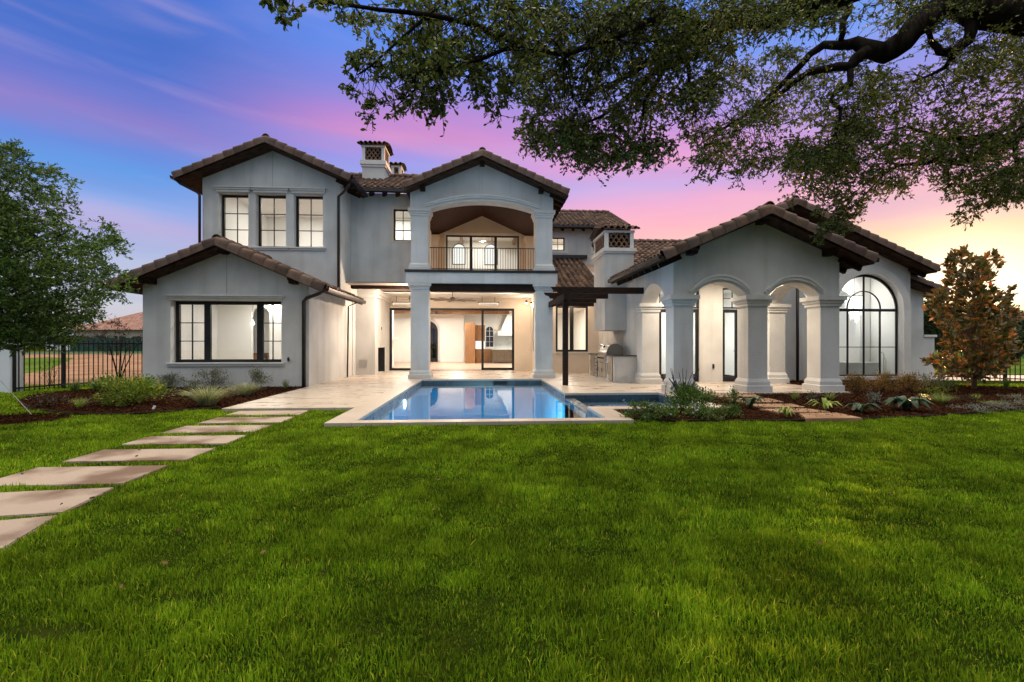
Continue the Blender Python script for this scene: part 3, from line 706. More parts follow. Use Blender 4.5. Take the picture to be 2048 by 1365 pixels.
# ================================================================= HOUSE
H = thing('house', 'cream stucco two storey mediterranean house with clay tile roofs, lit at dusk', 'house', (0,20,0))
def wallY(Y, outline, holes=(), t=.25, m=None, name='wall'): s = MB(); s.slab(outline, list(holes), YW(Y), 0, t); return obj(name, s, m or STUCCO, H)
def wallX(X, outline, holes=(), t=.25, m=None, name='wall'): s = MB(); s.slab(outline, list(holes), XW(X), 0, t); return obj(name, s, m or STUCCO, H)
def boxp(name, b, m, par=None, bevel=0., label=None):
    s = MB(); s.box(*b); o = obj(name, s, m, par or H, bevel=bevel)
    if label: o['label'] = label
    return o
S_ = .44
# --- left single-storey wing
zr = 4.28; xr = -7.65
top = lambda x, xr, zr: zr-S_*abs(x-xr)-.10
wx0, wx1 = -10.07, -5.23
win = (-9.28, -6.05, .72, 2.60)
wallY(15.0, [(wx0,-.1),(wx1,-.1),(wx1,top(wx1,xr,zr)),(xr,top(xr,xr,zr)),(wx0,top(wx0,xr,zr))], [R(*win)], .36)
wallX(wx1-.25, [(15.36,-.1),(19.9,-.1),(19.9,top(wx1,xr,zr)+.02),(15.36,top(wx1,xr,zr)+.02)])
wallX(wx0, [(15.36,-.1),(20.5,-.1),(20.5,top(wx0,xr,zr)),(15.36,top(wx0,xr,zr))])
boxp('plinth', (wx0-.01, wx1+.01, 14.985, 15.0, -.1, -.005), BRONZE)
w = window(H, win[0], win[1], win[2], win[3], 15.30, splits=(-8.36,-6.80), grid=(1,0,1), fr=.10)
head_mould(w, win[0]-.02, win[1]+.04, 2.605, 15.0, .15); sill_mould(w, win[0]-.1, win[1]+.1, .74, 15.0, .12)
gable_roof(H, xr, zr, -10.6, -4.6, 14.4, 19.0, label='lowest clay tile gable roof over the left wing', tails=(False, False))
for x in (-9.75, -7.66, -5.62): bracket(H, x, 15.0, top(x, xr, zr)-.06)
obj('control_joint', MB().box(-7.652,-7.648,14.993,15.0,2.8,4.1), BRONZE, H)
downspout(H, [(-4.66,14.55,2.88),(-4.75,14.55,2.80),(-5.25,14.86,2.68),(-5.36,14.92,2.58),(-5.36,14.92,.0)], .055)
downspout(H, [(-10.55,14.6,3.0),(-10.45,14.65,2.92),(-10.2,14.85,2.85),(-10.12,14.9,2.85)], .05)
downspout(H, [(-4.68,18.8,2.9),(-5.12,18.95,2.75),(-5.16,18.95,.0)], .03)
room(H, -9.9, -5.5, 15.40, 19.6, .0, 3.0, 170, nl=(1,2), color=(1,.93,.85))
# arched doorway seen inside the wing and the timber console under it
s = MB(); s.slab(R(-9.9, -5.5, .0, 2.99), [archhole(PX(503,18.6), PX(539,18.6), 0, 2.36, .34)], YW(18.6), 0, .15); obj('interior_wall', s, DRY, H)
t_ = thing('console_table', 'oak console cabinet seen through the right light of the wing window', 'cabinet', (-8.75,19.2,0))
s = MB(); s.box(-9.05,-8.35,19.0,19.5,.88,.93); obj('top', s, OAKWOOD, t_, bevel=.005)
s = MB(); s.box(-9.0,-8.4,19.03,19.48,.12,.879); obj('carcass', s, OAKWOOD, t_, bevel=.005)
for x in (-8.7,): s = MB(); s.box(x-.003,x+.003,19.02,19.03,.15,.82); obj('door_gap', s, BLACK, t_)
t_ = thing('pendant_lamp', 'small glass pendant lamp hanging in the arch inside the left wing', 'lamp', (-8.40,18.3,2.0))
s = MB(); s.tube([(-8.40,18.3,2.2),(-8.40,18.3,3.0)], .008, 6); obj('cord', s, BLACK, t_)
s = MB(); s.lathe([(.02,.12),(.03,.1),(.055,.03),(.05,.0),(.01,-.01)], (-8.40,18.3,2.0), 16); obj('shade', s, LAMPN, t_, smooth=True)

# --- upper left block
ux0, ux1, uY = -9.97, -5.12, 17.9; xr, zr = -7.53, 8.46
U = [(-9.42,-8.38,4.80,6.72),(-8.13,-7.06,4.80,6.72),(-6.79,-5.75,4.80,6.72)]
wallY(uY, [(ux0,3.2),(ux1,3.2),(ux1,top(ux1,xr,zr)),(xr,top(xr,xr,zr)),(ux0,top(ux0,xr,zr))], [R(*a) for a in U], .36)
wallX(ux1-.25, [(uY+.36,3.2),(24,3.2),(24,top(ux1,xr,zr)),(uY+.36,top(ux1,xr,zr))]); wallX(ux0, [(uY+.36,3.2),(24,3.2),(24,top(ux0,xr,zr)),(uY+.36,top(ux0,xr,zr))])
for a in U:
    w = window(H, *a, uY+.29, fr=.075); head_mould(w, a[0]-.06, a[1]+.06, a[3]+.03, uY, .18); sill_mould(w, a[0]-.12, a[1]+.12, a[2], uY, .12)
gable_roof(H, xr, zr, -10.6, -4.6, 17.3, 24.2, label='tallest clay tile gable roof over the upper left block', tails=(False, True))
obj('control_joint', MB().box(-7.532,-7.528,17.893,17.9,6.95,8.2), BRONZE, H)
downspout(H, [(-4.66,17.45,7.04),(-4.72,17.45,6.92),(-5.0,17.75,6.76),(-5.17,17.82,6.65),(-5.17,17.82,3.35)], .05)
downspout(H, [(-10.6,17.45,7.0),(-10.5,17.5,6.9),(-10.1,17.8,6.7),(-10.03,17.83,6.6),(-10.03,17.83,4.0)], .045)
room(H, -9.7, -5.4, 18.30, 22.5, 4.1, 7.05, 115, nl=(1,1), color=(1,.94,.88))

# --- middle wall between the blocks
mw = (-3.46,-2.75,5.38,6.64)
wallY(19.3, [(ux1-.1,3.72),(-2.5,3.72),(-2.5,7.25),(ux1-.1,7.25)], [R(*mw)], .25)
w = window(H, *mw, 19.42, fr=.05); s = MB(); s.slab(R(mw[0]-.13,mw[1]+.05,mw[2]-.05,mw[3]+.16), [R(*mw)], YW(19.3), -.02, 0); obj('surround', s, LITSTUCCO, w)
boxp('timber_beam', (ux1-.1, -2.6, 19.28, 19.55, 3.48, 3.719), WOOD)
room(H, -4.9, -2.3, 19.6, 22.0, 4.2, 7.0, 70)
def keepm(u, v):
    x = -7.3+u; z = 7.25+v*math.sin(math.atan(S_)); return z > 8.46-S_*abs(x+7.53)-.02 and z > 8.22-S_*abs(x-.05)-.02
mr = shed_roof(H, -7.3, .0, 18.75, 7.25, 4.2, keep=keepm, label='clay tile roof between the two upper gables', tails=False, gutter=False)
s = MB(); s.box(-4.7,-2.6,18.62,18.75,7.13,7.25); obj('gutter', s, BRONZE, mr)
for i in range(5): s = MB(); x = -4.75+i*.5; s.bar((x,18.78,7.04),(x,19.3,7.26), .10, .16); obj('rafter_tail', s, WOOD, mr)

# --- balcony block
bx0, bx1, bY = -2.62, 2.72, 18.0; xr, zr = .05, 8.22
ox0, ox1 = -1.93, 2.05
wallY(bY, [(bx0,6.32),(ox0-.001,6.32)]+archhole(ox0, ox1, 6.32, 6.32, .33)[2:][::-1]+[(ox1+.001,6.32),(bx1,6.32),(bx1,top(bx1,xr,zr)),(xr,top(xr,xr,zr)),(bx0,top(bx0,xr,zr))], [], .62)
s = MB(); s.slab(archring(ox0-.12, ox1+.12, 6.38, .37, .07), [], YW(bY), -.05, 0); s.slab(archring(ox0-.10, ox1+.10, 6.45, .37, .05), [], YW(bY), -.09, -.05); obj('arch_moulding', s, TRIM, H)
gable_roof(H, xr, zr, -2.75, 3.2, 17.4, 25.2, label='clay tile gable roof over the arched balcony', tails=(False, True), gl=False, gr=False)
for x in (-2.15, .05, 2.25): bracket(H, x, 18.0, top(x, xr, zr)-.08, .35)
obj('control_joint', MB().box(.048,.052,17.993,18.0,6.85,7.9), BRONZE, H)
for cx in (-2.28, 2.38):
    sqcol(H, cx, bY+.36, .64, 4.04, 6.33, .30, .26); sqcol(H, cx, bY+.36, .66, 0, 3.54, .24, .32)
    sqcol(H, cx, 22.7, .5, 4.04, 6.33, .30, .26, LITSTUCCO)
boxp('balcony_band', (bx0-.16, bx1+.16, bY-.06, bY+.6, 3.54, 3.95), STUCCO, bevel=.01)
boxp('balcony_drip_edge', (bx0-.19, bx1+.19, bY-.10, bY+.6, 3.951, 4.04), BRONZE)
boxp('balcony_floor', (bx0, bx1, bY+.601, 22.98, 3.90, 4.03), TRIM)
boxp('timber_beam', (-1.9, 2.05, bY+.05, bY+.35, 3.26, 3.539), WOOD)
# arched side walls of the balcony
for X_ in (bx0+.02, bx1-.27):
    wallX(X_, [(bY+.62,6.2),(bY+.70,6.2)]+[(y, z) for y, z in archhole(bY+.70, 22.4, 6.2, 6.2, .6)[2:]][::-1]+[(22.4,6.2),(23.0,6.2),(23.0,7.05),(bY+.62,7.05)], [], .25, LITSTUCCO)
zb = lambda x: 7.55-S_*abs(x-.05)
wallY(22.98, [(bx0,3.6),(bx1,3.6),(bx1,zb(bx1)),(.05,zb(.05)),(bx0,zb(bx0))], [R(-1.66,1.82,4.04,6.46)], .18, LITSTUCCO)
for sg in (-1, 1):
    xe = .05+sg*2.62; s = MB(); s.slab([(.05,7.38),(xe,7.38-S_*2.62),(xe,7.42-S_*2.62),(.05,7.42)], [], lambda u, w, d: (u, d, w), bY+.63, 22.97); obj('balcony_ceiling', s, CEILW, H)
dw = window(H, -1.66, 1.82, 4.04, 6.46, 23.06, splits=(-.48,.70), fr=.07, grid=(0,0,0), name='sliding_door'); 
s = MB(); s.slab(R(-1.76,1.92,4.04,6.58), [R(-1.66,1.82,4.03,6.46)], YW(22.98), -.03, 0); obj('surround', s, TRIM, dw)
rail = thing('balcony_railing', 'thin brown iron railing across the upstairs arched balcony', 'railing', (.05,18.3,4.04))
ra = H
for z in (4.93, 4.13): s = MB(); s.box(-1.93,2.05,18.28,18.32,z-.015,z+.015); obj('rail', s, BRONZE, rail)
for i in range(41): x = -1.88+i*.097; s = MB(); s.box(x-.008,x+.008,18.292,18.308,4.03,4.92); obj('baluster', s, BRONZE, rail)
room(H, -2.0, 2.1, 23.2, 28.0, 4.0, 7.25, 130, nl=(1,2), back_holes=[archhole(PX(906,28), PX(930,28), 5.9, 6.75, .3), archhole(PX(969,28), PX(994,28), 5.9, 6.75, .3)])
for a, b in ((906,930),(969,994)):
    s = MB(); x0, x1 = PX(a,28), PX(b,28); s.slab(archhole(x0, x1, 5.9, 6.75, .3), [], YW(28.05), 0, .02); w_ = obj('window', s, emis('lit_pane', (1,.96,.9), 1.15), H)
    s = MB(); s.slab(archhole(x0-.03, x1+.03, 5.87, 6.75, .33), [archhole(x0, x1, 5.9, 6.75, .3)], YW(28.0), -.03, .04); obj('frame', s, BLACK, w_)
for x in (-1.1, .6, 1.9): boxp('ceiling_beam', (x-.07, x+.07, 23.3, 28.0, 7.05, 7.25), OAKWOOD)
area(.1, 20.2, 6.8, .3, 72, (1,.60,.30))

# --- covered patio
boxp('patio_ceiling', (ux1-.1, 2.75, bY+.6, 23.35, 3.60, 3.66), mat('patio_ceiling_boards', (.33,.28,.25), .8, c2=(.38,.32,.28), nscale=2))
sw = R(-4.38, 1.62, -.01, 3.0)
wallY(23.35, R(-5.3, 2.42, -.1, 3.62), [sw], .2, LITSTUCCO)
fp = wallX(-5.22, [(20.3,-.05),(23.35,-.05),(23.35,3.6),(20.3,3.6)], [R(20.9,22.3,.02,1.12)], .82); fp['label'] = 'outdoor fireplace breast at the left end of the covered patio'
s = MB(); s.slab([(-5.0,.02),(-4.395,.02),(-4.395,1.15),(-5.0,1.15)], [], lambda u, w, d: (u, d, w), 22.29, 22.31); s.box(-5.0,-4.99,20.9,22.3,.02,1.15); obj('firebox', s, BLACK, fp)
s = MB(); s.box(-5.2,-4.28,20.24,23.3,3.36,3.59); s.box(-5.2,-4.33,20.27,23.3,3.24,3.359); obj('corbel', s, TRIM, fp, bevel=.01)
boxp('wall', (-5.6,-5.2,19.9,23.5,-.1,3.6), STUCCO)
t_ = MB(); t_.box(PX(718,20.28), PX(733,20.28), 20.27, 20.298, PZ(725,735,20.28), PZ(725,720,20.28)); o = obj('vent_grille', t_, STEEL, fp)
for n, (x, y, w_, h_) in dict(a=(757,657,4,5)).items(): boxp('wall_switch', (-4.398,-4.385,21.5,21.6,1.9,2.02), BLACK)
# sliding doors
sd_ = window(H, .02, 1.62, 0, 3.0, 23.40, fr=.11, grid=(0,), name='sliding_door'); sd_['label'] = 'right fixed leaf of the patio sliding doors'
sd_ = window(H, -4.38, -2.95, 0, 3.0, 23.40, fr=.11, grid=(0,), name='sliding_door'); sd_['label'] = 'left leaf of the patio sliding doors behind the column'
boxp('door_track', (-4.38,1.62,23.36,23.5,-.005,.012), BLACK); boxp('door_head', (-2.95,.02,23.37,23.47,2.9,3.0), BLACK)
# living room and kitchen
BW = 33.6; ax = (-4.62,-2.84)
ahole = archhole(ax[0], ax[1], 0, 2.2, .89)
m = MB(); m.slab(R(-6.0, -1.25, 0, 3.5), [ahole], YW(BW), 0, .3)
m.slab(R(-1.25, 6.8, 0, 3.5), [archhole(PX(972,35.5),PX(986.5,35.5),1.03,2.25,.28)], YW(35.5), 0, .2); m.box(-1.25,-1.2,BW,35.5,0,3.5)
m.box(-6.05,-6.0,23.5,BW,0,3.5); m.box(6.8,6.85,21,35.5,0,3.5)
m.slab(R(5.18,6.8,0,3.5), [], YW(23.5), 0, .1); m.box(5.14,5.2,21.3,23.6,0,3.5); m.box(2.42,2.6,21.3,21.45,0,3.5)
lw = obj('interior_wall', m, DRY, H)
boxp('interior_ceiling', (-6.05,6.85,21.3,35.7,3.5,3.55), DRY)
boxp('interior_floor', (-6.05,6.85,21.3,35.7,-.05,-.002), OAKFLOOR)
boxp('baseboard', (-2.8,-1.3,BW-.02,BW,0,.16), WHITE)
for y in (25.3, 28.8, 32.2): boxp('ceiling_beam', (-6.0, 1.9, y, y+.25, 3.26, 3.499), OAKWOOD)
s = MB(); s.slab(R(-5.4,-2.0,0,3.4), [archhole(ax[0]+.18, ax[1]-.18, 0, 2.15, .71)], YW(BW+.3), 0, .06); obj('interior_wall', s, DRY, H)
fd = MB(); x0, x1 = ax[0]+.18, ax[1]-.18
fd.slab(archhole(x0, x1, 0, 2.15, .71), [archhole(x0+.1,(x0+x1)/2-.03,.25,2.1,.35), archhole((x0+x1)/2+.03,x1-.1,.25,2.1,.35)], YW(BW+.22), 0, .07)
fd = obj('front_door', fd, BLACK, H); s = MB(); s.slab(archhole(x0+.05, x1-.05, .1, 2.15, .66), [], YW(BW+.25), 0, .006); obj('pane', s, DARKGLASS, fd)
s = MB(); s.box(x0+.1,x1-.1,BW+.23,BW+.26,.98,1.02); obj('glazing_bar', s, BLACK, fd)
ak = MB(); a0, a1 = PX(972,35.5), PX(986.5,35.5)
kw = MB(); kw.slab(archhole(a0,a1,1.03,2.25,.28), [], YW(35.56), 0, .02); kw = obj('window', kw, BLACK, H); kw['label'] = 'small arched kitchen window with white bars'
s = MB(); s.box((a0+a1)/2-.015,(a0+a1)/2+.015,35.5,35.55,1.03,2.5)
for z in (1.4,1.8,2.2): s.box(a0,a1,35.51,35.549,z-.013,z+.013)
obj('glazing_bar', s, WHITE, kw)
cab = boxp('tall_cabinet', (PX(930,31), PX(950,31), 31.0, 33.6, 0, 2.62), OAKWOOD)
cb2 = boxp('wall_cabinet', (PX(951,32), PX(970,32), 32.0, 33.5, 1.45, 2.5), OAKWOOD); boxp('base_cabinet', (PX(951,32), PX(985,32), 31.9, 33.5, 0, .9), OAKWOOD)
boxp('backsplash', (PX(951,32.4), PX(970,32.4), 33.5, 33.52, .9, 1.45), emis('niche_glow', (1,.93,.82), 1.3))  # brightness of the counter niche put into a backsplash that itself emits
boxp('backsplash', (1.0, 4.2, 35.46, 35.499, .9, 2.0), MARBLE); boxp('base_cabinet', (.5, 4.5, 34.8, 35.45, 0, .86), OAKWOOD); boxp('worktop', (.45,4.5,34.75,35.455,.861,.9), MARBLE)
s = MB(); hx0, hx1 = PX(995,35), 4.2
s.slab([(hx0,1.85),(hx1,1.85),(hx1,3.49),(hx0+.75,3.49),(hx0+.25,2.3),(hx0,2.15)], [], YW(34.7), 0, .75); obj('range_hood', s, DRY, H)
isl = thing('kitchen_island', 'dark oak kitchen island with pale top seen through the right sliding door', 'kitchen island', (2.2,31.5,0))
s = MB(); s.box(PX(985,31),3.6,31.0,32.1,.1,.88); s.box(PX(986,31)+.05,3.5,31.08,32.0,0,.1); obj('carcass', s, mat('island_oak', (.10,.075,.05), .5, c2=(.14,.10,.07), nscale=4, stretch=(6,6,.7)), isl)
s = MB(); s.box(PX(983,31),3.65,30.93,32.17,.881,.93); obj('worktop', s, MARBLE, isl, bevel=.005)
s = MB()
for i in range(5): x = PX(985,31)+.45*i+.3; s.box(x-.004,x+.004,30.995,31.0,.12,.86)
obj('panel_gap', s, BLACK, isl)
pn = thing('ring_pendant', 'brass ring pendant hanging over the kitchen island', 'lamp', (PX(997,31),31.0,2.1))
x = PX(997,31); z = PZ(997,661,31)
s = MB(); pts = [(x+.26*math.cos(a), 31+.26*math.sin(a), z) for a in np.linspace(0, 2*math.pi, 25)]; s.tube(pts, .022, 6); obj('ring', s, BRASS, pn, smooth=True)
s = MB(); s.tube([(x-.25,31,z),(x,31,z+.9),(x,31,3.5)], .006, 5); s.tube([(x+.25,31,z),(x,31,z+.9)], .006, 5); obj('cord', s, BRASS, pn)
for x, y, e in ((-4.2,26.8,120),(-1.2,26.8,120),(-4.2,31.2,110),(-1.5,30.6,110),(1.8,28,120),(2.5,33,130),(4.6,26,110),(4.6,31,100)):
    s = MB(); s.lathe([(.07,0),(.10,0),(.10,-.015),(.07,-.015)], (x,y,3.499), 16); obj('light_trim', s, WHITE, lw); area(x, y, 3.47, .4, e*1.25, (1,.91,.80))
area(3.9, 22.3, 3.4, .3, 60, (1,.88,.74))
# indoor fireplace seen through the left leaf
fi = MB(); fi.box(-6.0,-5.0,26.0,28.0,0,3.49); fi = obj('interior_chimneypiece', fi, DRY, H); s = MB(); s.box(-5.9,-4.82,25.85,28.15,1.5,1.62); s.box(-5.9,-4.9,25.95,28.05,1.40,1.499); obj('mantel', s, WHITE, fi)
s = MB(); s.slab(archhole(26.6,27.4,.1,.7,.2), [], XW(-5.005), 0, .02); obj('firebox', s, BLACK, fi)
s = MB(); s.slab(archhole(29.3,31.5,0,2.2,.9), [], XW(-5.995), 0, .02); obj('interior_window', s, BLACK, H)

# --- kitchen block with the low tiled roof
kx0 = 2.42; kw_ = (3.30,4.75,.93,2.97)
wallY(21.06, R(kx0, 5.3, -.1, 3.75), [R(*kw_)], .25, LITSTUCCO)
wallX(kx0, [(21.31,-.1),(23.5,-.1),(23.5,3.75),(21.31,3.75)], [R(21.7,22.5,.93,2.97)], .18, LITSTUCCO)
w = window(H, *kw_, 21.14, fr=.09, splits=((kw_[0]+kw_[1])/2,), grid=(0,0)); sill_mould(w, kw_[0]-.06, kw_[1]+.06, .93, 21.06, .08)
w = window(H, 21.7, 22.5, .93, 2.97, kx0+.06, fr=.09, grid=(0,), fn=XW); w['label'] = 'narrow black side window facing the patio'
shed_roof(H, 2.95, 5.3, 20.5, 3.66, 4.75, ridge=False, label='low clay tile roof above the kitchen windows', tails=False, gutter=False)
boxp('flashing', (2.75,5.6,25.02,25.2,5.78,5.96), BRONZE)
# --- rear upper block
rw = (3.42,4.42,6.22,6.90)
wallY(25.2, [(2.6,5.5),(7.45,5.5),(7.45,7.5),(2.6,7.5)], [R(*rw), R(PX(1186,25.2), PX(1205,25.2), 6.22, 6.9)], .2)
wallX(7.25, [(25.4,4),(32,4),(32,7.5),(28.7,9.05),(25.4,7.5)], [], .2)
w = window(H, *rw, 25.3, cols=3, rows=2, fr=.05); s = MB(); s.slab(R(rw[0]-.2,rw[1]+.16,rw[2]-.14,rw[3]+.26), [R(*rw)], YW(25.2), -.03, 0); obj('surround', s, TRIM, w)
w = window(H, PX(1186,25.2), PX(1205,25.2), 6.22, 6.9, 25.3, cols=2, rows=2, fr=.05); s = MB(); s.slab(R(PX(1182,25.2),PX(1209,25.2),6.08,7.15), [R(PX(1186,25.2), PX(1205,25.2), 6.22, 6.9)], YW(25.2), -.03, 0); obj('surround', s, TRIM, w)
shed_roof(H, 2.9, 7.7, 24.65, 7.40, 3.9, rakeR=True, label='clay tile roof of the rear upper block')
room(H, 2.8, 7.1, 25.5, 28.5, 5.6, 7.35, 90)
# --- single storey right part behind the portico
shed_roof(H, 5.35, 10.5, 18.6, 4.25, 4.4, label='clay tile roof behind the grill chimney', tails=False, gutter=False)
wallX(5.22, [(15.6,-.1),(21.1,-.1),(21.1,4.3),(17.3,4.3),(17.2,3.45),(15.6,3.45)], [], .25)

# --- chimneys
def chimney(x0, x1, y0, y1, z0, zb, zm, zl, label, course=.10):
    s = MB(); s.box(x0, x1, y0, y1, z0, zb); c = obj('chimney', s, STUCCO, H); c['label'] = label
    s = MB(); s.box(x0-.04,x1+.04,y0-.04,y1+.04,zb,zb+(zm-zb)*.35); s.box(x0-.08,x1+.08,y0-.08,y1+.08,zb+(zm-zb)*.35,zm)
    w_ = .13
    for x in (x0, x1-w_):
        for y in (y0, y1-w_): s.box(x, x+w_, y, y+w_, zm, zl)
    s.box(x0-.03,x1+.03,y0-.03,y1+.03,zl,zl+.08); obj('cap_frame', s, TRIM, c)
    # stacked half tiles as a screen on all four faces
    tb = TB(); rng = np.random.default_rng(int(abs(x0)*100)); r = .082
    def face(o, u, wd, ht, nrm_):
        k = max(2, int(wd/(2*r))); p = wd/k; n = max(3, int(ht/.115)); hh = ht/n
        for j in range(n):
            for i in range(k+(j % 2)):
                cx = (i+.5-(.5 if j % 2 else 0))*p; A = np.linspace(0, math.pi, 7); Vs = []; Fs = []
                for dd in (0, -.2):
                    for rr in (p*.5, p*.5-.028):
                        for a in A:
                            xx = min(max(cx+rr*math.cos(a), 0), wd); Vs.append(np.array(o)+np.array(u)*xx+np.array(nrm_)*dd+np.array((0,0,1))*(j*hh+min(rr*math.sin(a)*1.35, ht-j*hh)))
                for q in range(6): Fs += [(q,q+1,7+q+1,7+q), (q,14+q,14+q+1,q+1), (7+q,7+q+1,21+q+1,21+q)]
                tb.add((Vs, Fs, [.70+.3*rng.random()]*len(Fs)))
    hz = zl-zm; cxw = x1-x0-2*w_; cyw = y1-y0-2*w_
    face((x0+w_, y0+.03, zm), (1,0,0), cxw, hz, (0,-1,0)); face((x0+w_, y1-.03, zm), (1,0,0), cxw, hz, (0,1,0))
    face((x0+.03, y0+w_, zm), (0,1,0), cyw, hz, (-1,0,0)); face((x1-.03, y0+w_, zm), (0,1,0), cyw, hz, (1,0,0))
    tb.build('tile_screen', c)
    s = MB(); s.box(x0+.2,x1-.2,y0+.2,y1-.2,zm,zl); obj('flue', s, BLACK, c)
    # little pitched cap of tiles
    tb = TB(); zc = zl+.09; xm = (x0+x1)/2; e = .12; k = math.hypot(1, .28); zr_ = zc+(y1-y0+2*e)/2*.28
    tb.add(tiles_on((x0-e, y0-e, zc), (1,0,0), (0,1/k,.28/k), x1-x0+2*e, ((y1-y0)/2+e)*k, pitch=.2))
    tb.add(tiles_on((x0-e, y1+e, zc), (1,0,0), (0,-1/k,.28/k), x1-x0+2*e, ((y1-y0)/2+e)*k, pitch=.2))
    ym = (y0+y1)/2
    tb.quad([(x0-e,y0-e,zc),(x1+e,y0-e,zc),(x1+e,ym,zr_),(x0-e,ym,zr_)]); tb.quad([(x0-e,y1+e,zc),(x1+e,y1+e,zc),(x1+e,ym,zr_),(x0-e,ym,zr_)])
    for x in (x0-e, x1+e): tb.add(barrels_along((x,y0-e,zc),(x,ym,zr_), r=.07, step=.28)); tb.add(barrels_along((x,y1+e,zc),(x,ym,zr_), r=.07, step=.28))
    tb.add(barrels_along((x0-e,ym,zr_+.04),(x1+e,ym,zr_+.04), r=.08, step=.3))
    tb.build('cap_tiles', c)
    return c
chimney(-5.22,-4.25,21.5,22.6,8.3,9.08,9.36,9.95,'tall chimney with tile screen left of the balcony gable')
chimney(PX(783,26),PX(802,26),26.0,26.8,8.0,10.0,10.15,10.72,'small rear chimney peeking out behind the tall one')
gc = chimney(4.45,5.5,17.0,18.7,1.78,4.55,4.74,5.30,'grill chimney with tile screen beside the pergola')

# --- portico
pY = 12.5; xr, zr = 7.47, 4.80; px0, px1 = 5.12, 9.76
def archtop(u0, u1, zs, rise): return archhole(u0, u1, zs, zs, rise)[2:][::-1]
o_ = [(px0,2.59),(5.68,2.59)]+archtop(5.68,7.16,2.60,.36)+[(7.16,2.59),(7.76,2.59)]+archtop(7.76,9.22,2.60,.36)+[(9.22,2.59),(px1,2.59),(px1,top(px1,xr,zr)),(xr,top(xr,xr,zr)),(px0,top(px0,xr,zr))]
wallY(pY, o_, [], .5)
for a, b in ((5.68,7.16),(7.76,9.22)):
    s = MB(); s.slab(archring(a-.06, b+.06, 2.66, .37, .09, ears=0), [], YW(pY), -.05, 0); s.slab(archring(a-.03, b+.03, 2.73, .38, .06), [], YW(pY), -.08, -.05); obj('arch_moulding', s, TRIM, H)
for X_, side in ((px0, 0), (px1-.5, 1)):
    wallX(X_, [(pY+.5,2.59),(13.1,2.59)]+[(y, z) for y, z in archhole(13.1,15.1,2.6,2.6,.5)[2:]][::-1]+[(15.1,2.59),(15.9,2.59),(15.9,3.5),(pY+.5,3.5)], [], .5)
for cx, cy in ((5.40,12.78),(7.46,12.78),(9.50,12.78),(5.46,15.45),(9.72,15.45)):
    sqcol(H, cx, cy, .54, 0, 2.60, .30, .36, STUCCO, capw=.13)
boxp('portico_ceiling', (px0+.02, px1-.02, 13.0, 15.9, 3.36, 3.42), DRY)
gable_roof(H, xr, zr, 4.65, 10.32, 11.95, 16.9, label='clay tile gable roof over the two arched portico', tails=(True, True))
for x in (5.55, 7.47, 9.35): bracket(H, x, pY, top(x, xr, zr)-.07)
d1 = (6.02,7.42); d2 = (8.24,9.32); DW = 15.9
wallY(DW, R(5.3, 10.3, -.05, 3.4), [R(d1[0],d1[1],0,3.2), R(d2[0],d2[1],0,3.2)], .2)
for a, b in (d1, d2):
    mid = (a+b)/2; s = MB(); s.slab(R(a,b,0,2.48), [R(a+.10,mid-.07,.16,2.36), R(mid+.07,b-.10,.16,2.36)], YW(DW+.08), -.03, .03); dr = obj('french_door', s, BLACK, H)
    s = MB(); s.box(a+.05,b-.05,DW+.077,DW+.083,.1,2.4); obj('pane', s, GLASS, dr)
    s = MB(); s.tube([(mid-.05,DW+.04,1.05),(mid-.05,DW-.01,1.05),(mid-.16,DW-.01,1.05)], .010, 6); s.box(mid-.065,mid-.035,DW+.03,DW+.05,.93,1.2); obj('handle', s, BLACK, dr)
    window(H, a, b, 2.50, 3.2, DW+.08, cols=3, rows=2, fr=.05)
room(H, 5.45, 10.2, 16.12, 20.0, 0, 3.38, 200, nl=(1,1), color=(1,.97,.94), floor=TRAV)
for x, y in ((6.45,14.3),(8.45,14.3)): recessed(H, x, y, 3.355, 95, (1,.83,.63))
boxp('outlet', (PX(1427,15.88)-.03, PX(1427,15.88)+.03, 15.87, 15.899, .45, .6), BLACK)
# --- bathroom gable
xr, zr = 10.8, 6.20; bY2 = 16.4; aw = (12.66,15.22)
awh = archhole(aw[0], aw[1], .12, 2.60, 1.22, 28)
wallY(bY2, [(9.9,-.1),(15.5,-.1),(15.5,top(15.5,xr,zr)),(xr,top(xr,xr,zr)),(5.9,top(5.9,xr,zr)),(5.9,3.5),(9.9,3.5)], [awh], .35)
s = MB(); s.slab(archring(aw[0], aw[1], 2.60, 1.22, .27, 28), [], YW(bY2), -.05, 0)
s.slab(R(aw[0]-.27,aw[0],.1,2.60), [], YW(bY2), -.05, 0); s.slab(R(aw[1],aw[1]+.27,.1,2.60), [], YW(bY2), -.05, 0); obj('arch_surround', s, TRIM, H)
s = MB(); f = .045
s.slab(awh, [archhole(aw[0]+f, aw[1]-f, .12+f, 2.52, 1.22-f+.04, 28)], YW(bY2+.26), -.03, .03)
bwin = obj('arched_window', s, BLACK, H); cx = (aw[0]+aw[1])/2
s = MB(); s.box(aw[0]+.03, aw[1]-.03, bY2+.225, bY2+.295, 2.47, 2.57); 
for x in (cx-.62, cx, cx+.62): s.box(x-.022, x+.022, bY2+.235, bY2+.285, .15, (2.47 if x != cx else 3.78))
s.box(aw[0]+.03, aw[1]-.03, bY2+.24, bY2+.28, 1.16, 1.185)
s.slab(archring(cx-.62, cx+.62, 2.57, .62, .035, 20), [], YW(bY2+.26), -.02, .02); obj('glazing_bar', s, BLACK, bwin)
s = MB(); s.slab(archhole(aw[0]+.03, aw[1]-.03, .15, 2.58, 1.2, 28), [], YW(bY2+.257), 0, .005); obj('pane', s, GLASS, bwin)
gable_roof(H, xr, zr, 5.7, 15.95, 15.8, 24.0, label='large clay tile gable roof over the bathroom', tails=(False, True), gl=False)
wallX(15.25, [(bY2+.35,-.1),(24,-.1),(24,3.9),(bY2+.35,3.9)])
